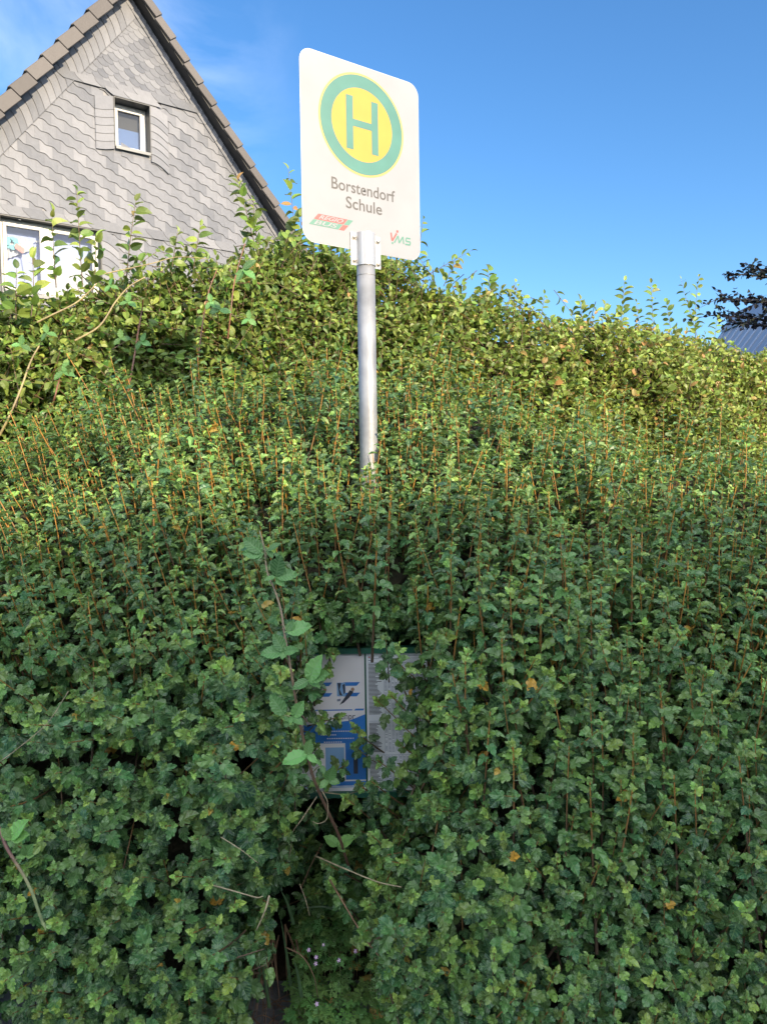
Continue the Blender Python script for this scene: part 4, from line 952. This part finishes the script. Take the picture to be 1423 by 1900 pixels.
SG = Geo()
def inwin(u, z, m_=0.0): return any(w[0]-m_ < u < w[1]+m_ and w[2]-m_ < z < w[3]+m_ for w in WIN)
def slate(pts_bot, top, lift, m='slate', base=0.004):
    """pts_bot: lower edge left to right (u,z); top: z offset of the hidden upper edge"""
    t_ = float(rng.beta(2.0, 2.0)); n = len(pts_bot)
    lo = [hw_(u, z, base+lift) for u, z in pts_bot]; hi = [hw_(u, z+top, base) for u, z in (pts_bot[-1], pts_bot[0])]
    SG.poly(lo+hi, m, t_)
    lip = [hw_(u, z, base+0.0005) for u, z in pts_bot]
    SG.add(lo+lip, [[i+1, i, n+i, n+i+1] for i in range(n-1)], m, t_*0.9)
# big field: stepped S-edged slates in falling courses
cw, drop, ch = 0.168, 0.064, 0.1535
LB = lambda z: -(APEX-0.20-z)/TAN+0.33                            # inner edge of the left border band
RB = lambda z: (APEX-0.20-z)/TAN-0.135
for i in range(-16, 18):
    for j in range(-20, 60):
        u0 = i*cw - (j*0.058) % cw; z0 = 3.7+j*ch-u0*drop/cw; uc, zc = u0+cw/2, z0-drop/2
        if zc < 3.5 or zc > 7.26-0.0*uc or uc < LB(zc)-0.14 or uc > RB(zc)+0.1 or abs(uc) > 3.4: continue
        if zc > 7.23: continue
        pb = [(u0, z0+0.002), (u0+0.055, z0-0.001), (u0+0.080, z0-0.010), (u0+0.106, z0-0.033), (u0+0.126, z0-0.053), (u0+0.146, z0-0.061), (u0+cw-0.002, z0-drop)]
        if any(inwin(u, z+0.05, 0.015) for u, z in pb) or inwin(uc, zc+0.1, 0.01): continue
        slate(pb, 0.20, 0.013)
# small fish-scale field above the band
cw2, ch2, dr2 = 0.150, 0.082, 0.056
for i in range(-12, 12):
    for j in range(-6, 40):
        u0 = i*cw2 + (0.5*cw2 if j % 2 else 0); z0 = 7.0+j*ch2-(u0)*dr2/cw2; uc, zc = u0+cw2/2, z0
        if zc < 7.34 or uc < LB(zc)-0.10 or uc > RB(zc)+0.06 or zc > APEX-0.55: continue
        pb = [(u0+cw2*(0.5-0.5*cos(pi*k_/8)), z0-dr2*(0.5-0.5*cos(pi*k_/8))+0.012-0.052*sin(pi*k_/8)) for k_ in range(9)]
        slate(pb, 0.13, 0.012, 'slate_dark')
# border bands: left verge (wide), right verge (narrow), lintel band, window columns
sl_ = norm(np.array([1.0, TAN]))
def band(us_, zs_, ue_, ze_, w, step, side, lift=0.014, base=0.020, m='slate'):
    """arc-edged slates stacked along a line from (us,zs) up to (ue,ze); w = width to the given side"""
    d = np.array([ue_-us_, ze_-zs_]); ln = np.linalg.norm(d); d /= ln; p = np.array([d[1], -d[0]])*side; n = int(ln/step)
    for k_ in range(n):
        o = np.array([us_, zs_])+d*step*k_
        arc = [o + p*w*q/8 - d*step*1.15*(1-math.cos(0.5*pi*q/8)) + d*step*0.25*math.sin(pi*q/8)*0 for q in range(9)] if side > 0 else [o + p*w*(8-q)/8 - d*step*0.45*math.sin(0.5*pi*(8-q)/8) for q in range(9)]
        t_ = float(rng.beta(2, 2)); lo = [hw_(a[0], a[1], base+lift) for a in arc]; hi = [hw_(*(arc[-1]+d*step*1.7), base), hw_(*(arc[0]+d*step*1.7), base)]
        SG.poly(lo+hi, m, t_); nn = len(arc); SG.add(lo+[hw_(a[0], a[1], 0.002) for a in arc], [[i+1, i, nn+i, nn+i+1] for i in range(nn-1)], m, t_*0.9)
ul = (APEX-0.19-3.5)/TAN
band(-ul, 3.5, -0.02, APEX-0.215, 0.30, 0.125, 1)
band(ul, 3.5, 0.02, APEX-0.215, 0.115, 0.135, -1)
band(-0.247, 6.44, -0.247, 7.22, 0.26, 0.112, -1, base=0.024)
band(0.288, 6.37, 0.288, 7.22, 0.26, 0.112, 1, base=0.024)
band(-0.472, 4.2, -0.472, 5.27, 0.24, 0.112, 1, base=0.024)
band(-0.92, 7.265, 1.13, 7.265, 0.115, 0.27, -1, base=0.030, lift=0.010)
band(-0.245, 7.195, 0.285, 7.195, 0.10, 0.265, -1, base=0.038, lift=0.010)
band(-2.2, 5.245, -0.25, 5.245, 0.13, 0.27, -1, base=0.030, lift=0.010)
band(-0.25, 5.245, 1.9, 5.245, 0.13, 0.27, -1, base=0.022, lift=0.010)
SG.build('slate_cladding', house)
# roof: two slopes, black verge boards, stepped verge tiles
g = Geo(); OV = 0.28; sdL = np.array([-1.0/TAN, -1.0]); 
for sg_ in (-1, 1):
    def rp(z, o, up=0.0): return hw_(sg_*(APEX+up-z)/TAN, z, o)
    z0 = EAVE-0.5
    a0 = 0.14
    # slope as a slab from behind the verge to the far gable
    top = [rp(APEX, OV-0.03), rp(z0, OV-0.03), rp(z0, -9.3), rp(APEX, -9.3)]
    low = [p-np.array([0, 0, 0.17]) for p in top]
    g.add(top+low, [[0,1,2,3],[7,6,5,4],[0,4,5,1],[1,5,6,2],[2,6,7,3]], 'rooftile', 0.4)
roof = g.build('roof', house)
g = Geo()
for sg_ in (-1, 1):
    # verge board / soffit under the overhang
    t0, t1 = APEX-0.172, APEX-0.30 if sg_ > 0 else APEX-0.215
    for (zz0, zz1) in ((APEX, EAVE-0.5),):
        a_ = hw_(0, APEX-0.176, 0.012); b_ = hw_(sg_*(APEX-EAVE+0.5)/TAN, EAVE-0.5-0.176, 0.012)
        dwn = np.array([0, 0, -0.03])
        g.add([a_, b_, b_+dwn, a_+dwn, a_+hn*(OV-0.05), b_+hn*(OV-0.05), b_+dwn+hn*(OV-0.05), a_+dwn+hn*(OV-0.05)],
              [[0,1,2,3],[7,6,5,4],[3,2,6,7],[0,4,5,1],[1,5,6,2],[0,3,7,4]], 'soffit')
g.build('verge_board', house)
g = Geo(); step = 0.335
for sg_ in (-1, 1):
    d3 = norm(ht*sg_*1.0 + np.array([0, 0, -TAN])); up3 = norm(ht*sg_*TAN + np.array([0, 0, 1.0]))
    n = int(6.6/step)
    for k_ in range(n):
        p = hw_(0, APEX, OV-0.045) + d3*step*k_ - up3*0.012
        tl = 0.034                                               # each tile kicks up over the one below
        dd = norm(d3*step + up3*tl)*step*0.975
        w_ = -up3*(0.165 if sg_ < 0 else 0.115)
        t_ = float(rng.random())
        g.box(p, dd, w_, hn*0.05, 'rooftile', t_)
        g.box(p+up3*0.002, dd, up3*0.016, -hn*0.25, 'rooftile', t_)
g.build('verge_tiles', house, bevel=0.006)
def window(u0, u1, z0, z1, rev, mull=(), sillh=0.045, name='window', reveal='anthracite'):
    w = empty(name, hw_(u0, z0)); w.parent = house; w.location = Vector(hw_(u0, z0).tolist())-house.location
    return w
def win_part(w, nm, g, **kw): return g.build(nm, w, **kw)
def make_window(u0, u1, z0, z1, rev, mullions, backs):
    # the window's own mesh is its dark sheet-metal reveal
    g = Geo(); th = 0.012
    for o, a, b in ((hw_(u0, z1-th, 0.045), ht*(u1-u0), np.array([0, 0, th])), (hw_(u0, z0, 0.045), ht*th, np.array([0, 0, z1-z0-th])), (hw_(u1-th, z0, 0.045), ht*th, np.array([0, 0, z1-z0-th]))):
        g.box(o, a, b, -hn*(rev+0.045), 'anthracite')
    g.poly([hw_(u0-0.1, z0-0.1, -rev-0.35), hw_(u1+0.1, z0-0.1, -rev-0.35), hw_(u1+0.1, z1+0.1, -rev-0.35), hw_(u0-0.1, z1+0.1, -rev-0.35)], 'back_panel')
    w = g.build('window', house)
    g = Geo(); g.box(hw_(u0+th, z0, 0.055), ht*(u1-u0-2*th), np.array([0, 0, 0.012]), -hn*(rev+0.055), 'sill'); g.box(hw_(u0+th, z0-0.03, 0.058), ht*(u1-u0-2*th), np.array([0, 0, 0.042]), -hn*0.003, 'sill'); g.build('sill', w)
    g = Geo(); f0, f1, g0, g1 = u0+th, u1-th, z0+0.012, z1-th; fw = 0.042; o = -rev+0.04
    def fr(a0, a1, b0, b1, fw, o, dep, m='frame_white'):
        g.box(hw_(a0, b0, o), ht*(a1-a0), np.array([0, 0, fw]), -hn*dep, m); g.box(hw_(a0, b1-fw, o), ht*(a1-a0), np.array([0, 0, fw]), -hn*dep, m)
        g.box(hw_(a0, b0+fw, o), ht*fw, np.array([0, 0, b1-b0-2*fw]), -hn*dep, m); g.box(hw_(a1-fw, b0+fw, o), ht*fw, np.array([0, 0, b1-b0-2*fw]), -hn*dep, m)
    fr(f0, f1, g0, g1, fw, o, 0.06)
    edges = [f0+fw] + list(mullions) + [f1-fw]; panes = []
    for m_ in mullions: g.box(hw_(m_-0.04, g0+fw, o), ht*0.08, np.array([0, 0, g1-g0-2*fw]), -hn*0.06, 'frame_white')
    for a, b in zip(edges[:-1], edges[1:]):
        a2 = a+(0.042 if a in mullions else 0.004); b2 = b-(0.042 if b in mullions else 0.004)
        fr(a2, b2, g0+fw+0.004, g1-fw-0.004, 0.045, o+0.012, 0.05); panes.append((a2+0.045, b2-0.045, g0+fw+0.049, g1-fw-0.049))
    g.build('frame', w, bevel=0.004)
    for a, b, c, d in panes:
        g = Geo(); g.poly([hw_(a-.005, c-.005, o-0.018), hw_(b+.005, c-.005, o-0.018), hw_(b+.005, d+.005, o-0.018), hw_(a-.005, d+.005, o-0.018)], 'glass'); g.build('pane', w)
    backs(w, panes, o)
    return w
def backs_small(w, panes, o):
    a, b, c, d = panes[0]; g = Geo(); zz = c+(d-c)*0.56  # flat blue sheet behind the lower pane, brown panel above it
    g.box(hw_(a-0.05, c-0.05, o-0.07), ht*(b-a+0.1), np.array([0, 0, zz-c+0.05]), -hn*0.004, 'pane_blue')
    g.build('pane_sheet', w)
    g = Geo(); g.box(hw_(a-0.05, zz+0.002, o-0.09), ht*(b-a+0.1), np.array([0, 0, d-zz+0.05]), -hn*0.01, 'back_panel'); g.build('back_panel', w)
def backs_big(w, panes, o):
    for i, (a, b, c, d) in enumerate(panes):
        g = Geo(); g.box(hw_(a-0.05, c-0.05, o-0.16), ht*(b-a+0.1), np.array([0, 0, d-c+0.1]), -hn*0.004, 'pane_lilac'); g.build('back_panel', w)  # lilac panel colours the whole pane from behind
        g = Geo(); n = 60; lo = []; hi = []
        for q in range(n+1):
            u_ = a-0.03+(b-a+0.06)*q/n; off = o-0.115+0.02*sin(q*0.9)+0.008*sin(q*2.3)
            bot = c + (d-c)*((0.50+0.3*abs(q/n-0.1)) if i == 0 else 0.0) ; lo.append(hw_(u_, bot if (i or q < n*0.8) else d-0.13, off)); hi.append(hw_(u_, d-0.12-(0.22+0.12*sin(q*0.11+1) if i else 0.0)+0.02*sin(q*0.25), off))  # left sheet is a curtain; right sheet's white shape paints a cloud reflection
        g.add(lo+hi, [[q, q+1, n+2+q, n+1+q] for q in range(n)], 'pane_sheet'); g.build('pane_sheet', w, smooth=('pane_sheet',))
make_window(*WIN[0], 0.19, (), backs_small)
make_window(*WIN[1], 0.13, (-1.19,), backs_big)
# paper flower on a stick behind the big window's left pane
g = Geo(); c = hw_(-1.62, 4.90, -0.17); 
for k_ in range(9):
    a = 2*pi*k_/9; r_ = 0.085+0.02*sin(k_*2.1); p = c + ht*cos(a)*0.06 + np.array([0, 0, sin(a)*0.06+0.03])
    g.prism([p + ht*r_*0.42*cos(t*pi/5) + np.array([0, 0, r_*0.34*sin(t*pi/5)]) + hn*(0.012*(k_ % 3)) for t in range(10)], -hn*0.004, 'aqua')
for k_ in range(3): g.prism([c + ht*(0.06+0.03*k_) + np.array([0, 0, -0.02-0.02*k_]) + hn*(0.04) + ht*0.032*cos(t*pi/4) + np.array([0, 0, 0.042*sin(t*pi/4)]) + hn*0.005*k_ for t in range(8)], -hn*0.003, 'coral')
g.tube([c+ht*0.12+np.array([0, 0, -0.05]), c+ht*0.17+np.array([0, 0, -0.42])], 0.006, 'pane_sheet', 6)
g.build('paper_flower', label='aqua and coral paper flower on a stick behind the house window', cat='window decoration')

# ------------------------------------------------------------------ far right: metal roofed building and dark tree
bl = empty('metal_roofed_building', (6.3, 11, 0), label='building with blue grey standing seam roof at the right edge beyond the hedge', cat='building')
rx, ry0, ry1, rzz, hw2 = 6.3, 6.5, 13.9, 4.42, 1.7; sl2 = 1.35
g = Geo(); g.box((rx-hw2+0.3, ry0+0.3, 0), (2*hw2-0.6, 0, 0), (0, ry1-ry0-0.6, 0), (0, 0, rzz-hw2*sl2+0.1), 'pale_wall')
for yy in (ry0+0.3, ry1-0.3): g.prism([(rx-hw2+0.3, yy, rzz-hw2*sl2+0.1), (rx+hw2-0.3, yy, rzz-hw2*sl2+0.1), (rx, yy, rzz-0.25)], (0, 0.02 if yy > 10 else -0.02, 0), 'pale_wall')
g.build('wall', bl)
g = Geo()
for s_ in (-1, 1):
    a = np.array([rx, ry0, rzz]); e_ = np.array([s_*hw2, 0, -hw2*sl2]); g.box(a, e_, (0, ry1-ry0, 0), (0, 0, -0.06), 'metal_roof')
for s_ in (-1, 1):
    k_ = 0
    y = ry0+0.1
    while y < ry1-0.05:
        p = np.array([rx+s_*0.2, y, rzz-0.2*sl2+0.001]); g.box(p, np.array([s_*(hw2-0.2), 0, -(hw2-0.2)*sl2]), (0, 0.022, 0), (0, 0, 0.03), 'metal_seam'); y += 0.31
g.build('roof', bl)
g = Geo()
for s_ in (-1, 1): g.box((rx, ry0, rzz+0.045), (s_*0.24, 0, -0.24*sl2), (0, ry1-ry0, 0), (0, 0, 0.012), 'metal_roof')
y = ry0
while y < ry1-0.3: g.box((rx-0.17, y, rzz-0.17*sl2+0.004), (-0.05, 0, -0.05*sl2), (0, 0.5, 0), (0, 0, 0.036), 'soffit'); y += 0.6
g.build('ridge_cap', bl)
tr = empty('dark_tree', (6.1, 9.7, 0), label='dark purple leaved tree reaching over the metal roof at the right edge', cat='tree')
g = Geo(); tk = catmull([(6.1, 9.7, -0.2), (6.15, 9.72, 1.5), (6.05, 9.65, 2.8), (6.15, 9.7, 3.9), (6.2, 9.7, 4.9)], 5); g.tube(tk, np.linspace(0.11, 0.03, len(tk)), 'bark_dark', 10)
B = Leaves(); rt_ = np.random.default_rng(11)
limbs = []
for k_, (z0, tgt) in enumerate(((3.0, at(1322, 585, 9.4)), (3.2, at(1333, 553, 9.5)), (3.5, at(1358, 508, 9.6)), (3.3, at(1400, 560, 9.3)), (2.9, at(1352, 598, 9.2)), (3.7, at(1400, 500, 9.7)), (3.1, (7.6, 9.2, 4.0)), (3.4, (7.4, 10.4, 4.3)), (3.6, (6.8, 9.0, 4.7)), (3.8, (6.6, 10.6, 4.9)), (4.2, (6.9, 9.8, 5.1)), (3.0, (5.6, 11.0, 3.8)), (3.2, (7.8, 9.9, 3.5)))):
    a = np.array([6.1, 9.7, z0]); b_ = np.array(tgt); pts = catmull([a, a*0.6+b_*0.4+[0, 0, 0.16], a*0.25+b_*0.75+[0, 0, 0.10], b_], 5); g.tube(pts, np.linspace(0.03, 0.004, len(pts)), 'bark_dark', 6); limbs.append(pts)
g.build('trunk', tr, smooth=('bark_dark',))
for pts in limbs:
    ln = len(pts)
    for q in range(3, ln):
        dens = 9
        for w_ in range(1 if q % 2 else 2):
            d = norm(pts[q]-pts[max(0, q-3)]) + rt_.normal(0, 0.45, 3); tip = pts[q] + norm(d)*rt_.uniform(0.08, 0.30); n = dens
            t_ = np.linspace(0, 1, n); P = tip + (pts[q]-tip)*t_[:, None] + rt_.normal(0, 0.012, (n, 3)); A = norm(d)*0.7 + rt_.normal(0, 0.6, (n, 3)); N = np.array([0, -0.2, 0.9]) + rt_.normal(0, 0.5, (n, 3))
            ti = np.zeros((n, 3)); ti[:, 0] = rt_.random(n); ti[:, 1] = rt_.random(n)*0.6
            B.leaves(OVA, P, A, N, rt_.uniform(0.045, 0.07, n), ti, 0); B.stem([pts[q], 0.5*(pts[q]+tip), tip], 0.005, 0.002, 1, 4)
B.build('crown', ['plum_leaf', 'plum_stem'], tr)

# ------------------------------------------------------------------ house across the street (behind the photographer): its roof shades the lower hedge
RA = R(12); rd = np.array([cos(RA), sin(RA), 0]); rn = np.array([-rd[1], rd[0], 0])
SHZ, SHD = 1.52, 18.0
rc = np.array([0, 2.3, 0]) + np.array([sdir[0], sdir[1], 0])/cos(SUN_EL)*SHD; rh = SHZ + SHD*math.tan(SUN_EL)
oh = empty('rendered_house', (rc[0], rc[1], 0), label='rendered house with red brown roof across the street from the hedge', cat='house')
def oq(a, b, z): return np.array([rc[0], rc[1], 0]) + rd*a + rn*b + np.array([0, 0, z])
g = Geo(); Lh, Dh, pz = 15.0, 4.5, rh-4.0
g.box(oq(-Lh, -Dh, 0), rd*2*Lh, rn*2*Dh, (0, 0, pz), 'pale_wall')
for a in (-Lh+0.01, Lh-0.01): g.prism([oq(a, -Dh, pz), oq(a, Dh, pz), oq(a, 0, rh-0.2)], rd*(0.02 if a < 0 else -0.02), 'pale_wall')
g.build('wall', oh)
g = Geo()
for s_ in (-1, 1): g.box(oq(-Lh-0.3, 0, rh), rd*(2*Lh+0.6), rn*s_*(Dh+0.5) + np.array([0, 0, -4.0*(Dh+0.5)/Dh]), (0, 0, -0.15), 'street_roof')
g.build('roof', oh)
for a in (-12, -8, -4, 0, 4, 8, 12):
    for z in (1.0, 3.0):
        if z + 1.3 > pz: continue
        g = Geo(); g.box(oq(a-0.5, Dh+0.002, z), rd*1.0, rn*0.05, (0, 0, 1.3), 'frame_white'); g.box(oq(a-0.42, Dh+0.052, z+0.08), rd*0.84, rn*0.006, (0, 0, 1.14), 'anthracite'); g.build('window', oh)
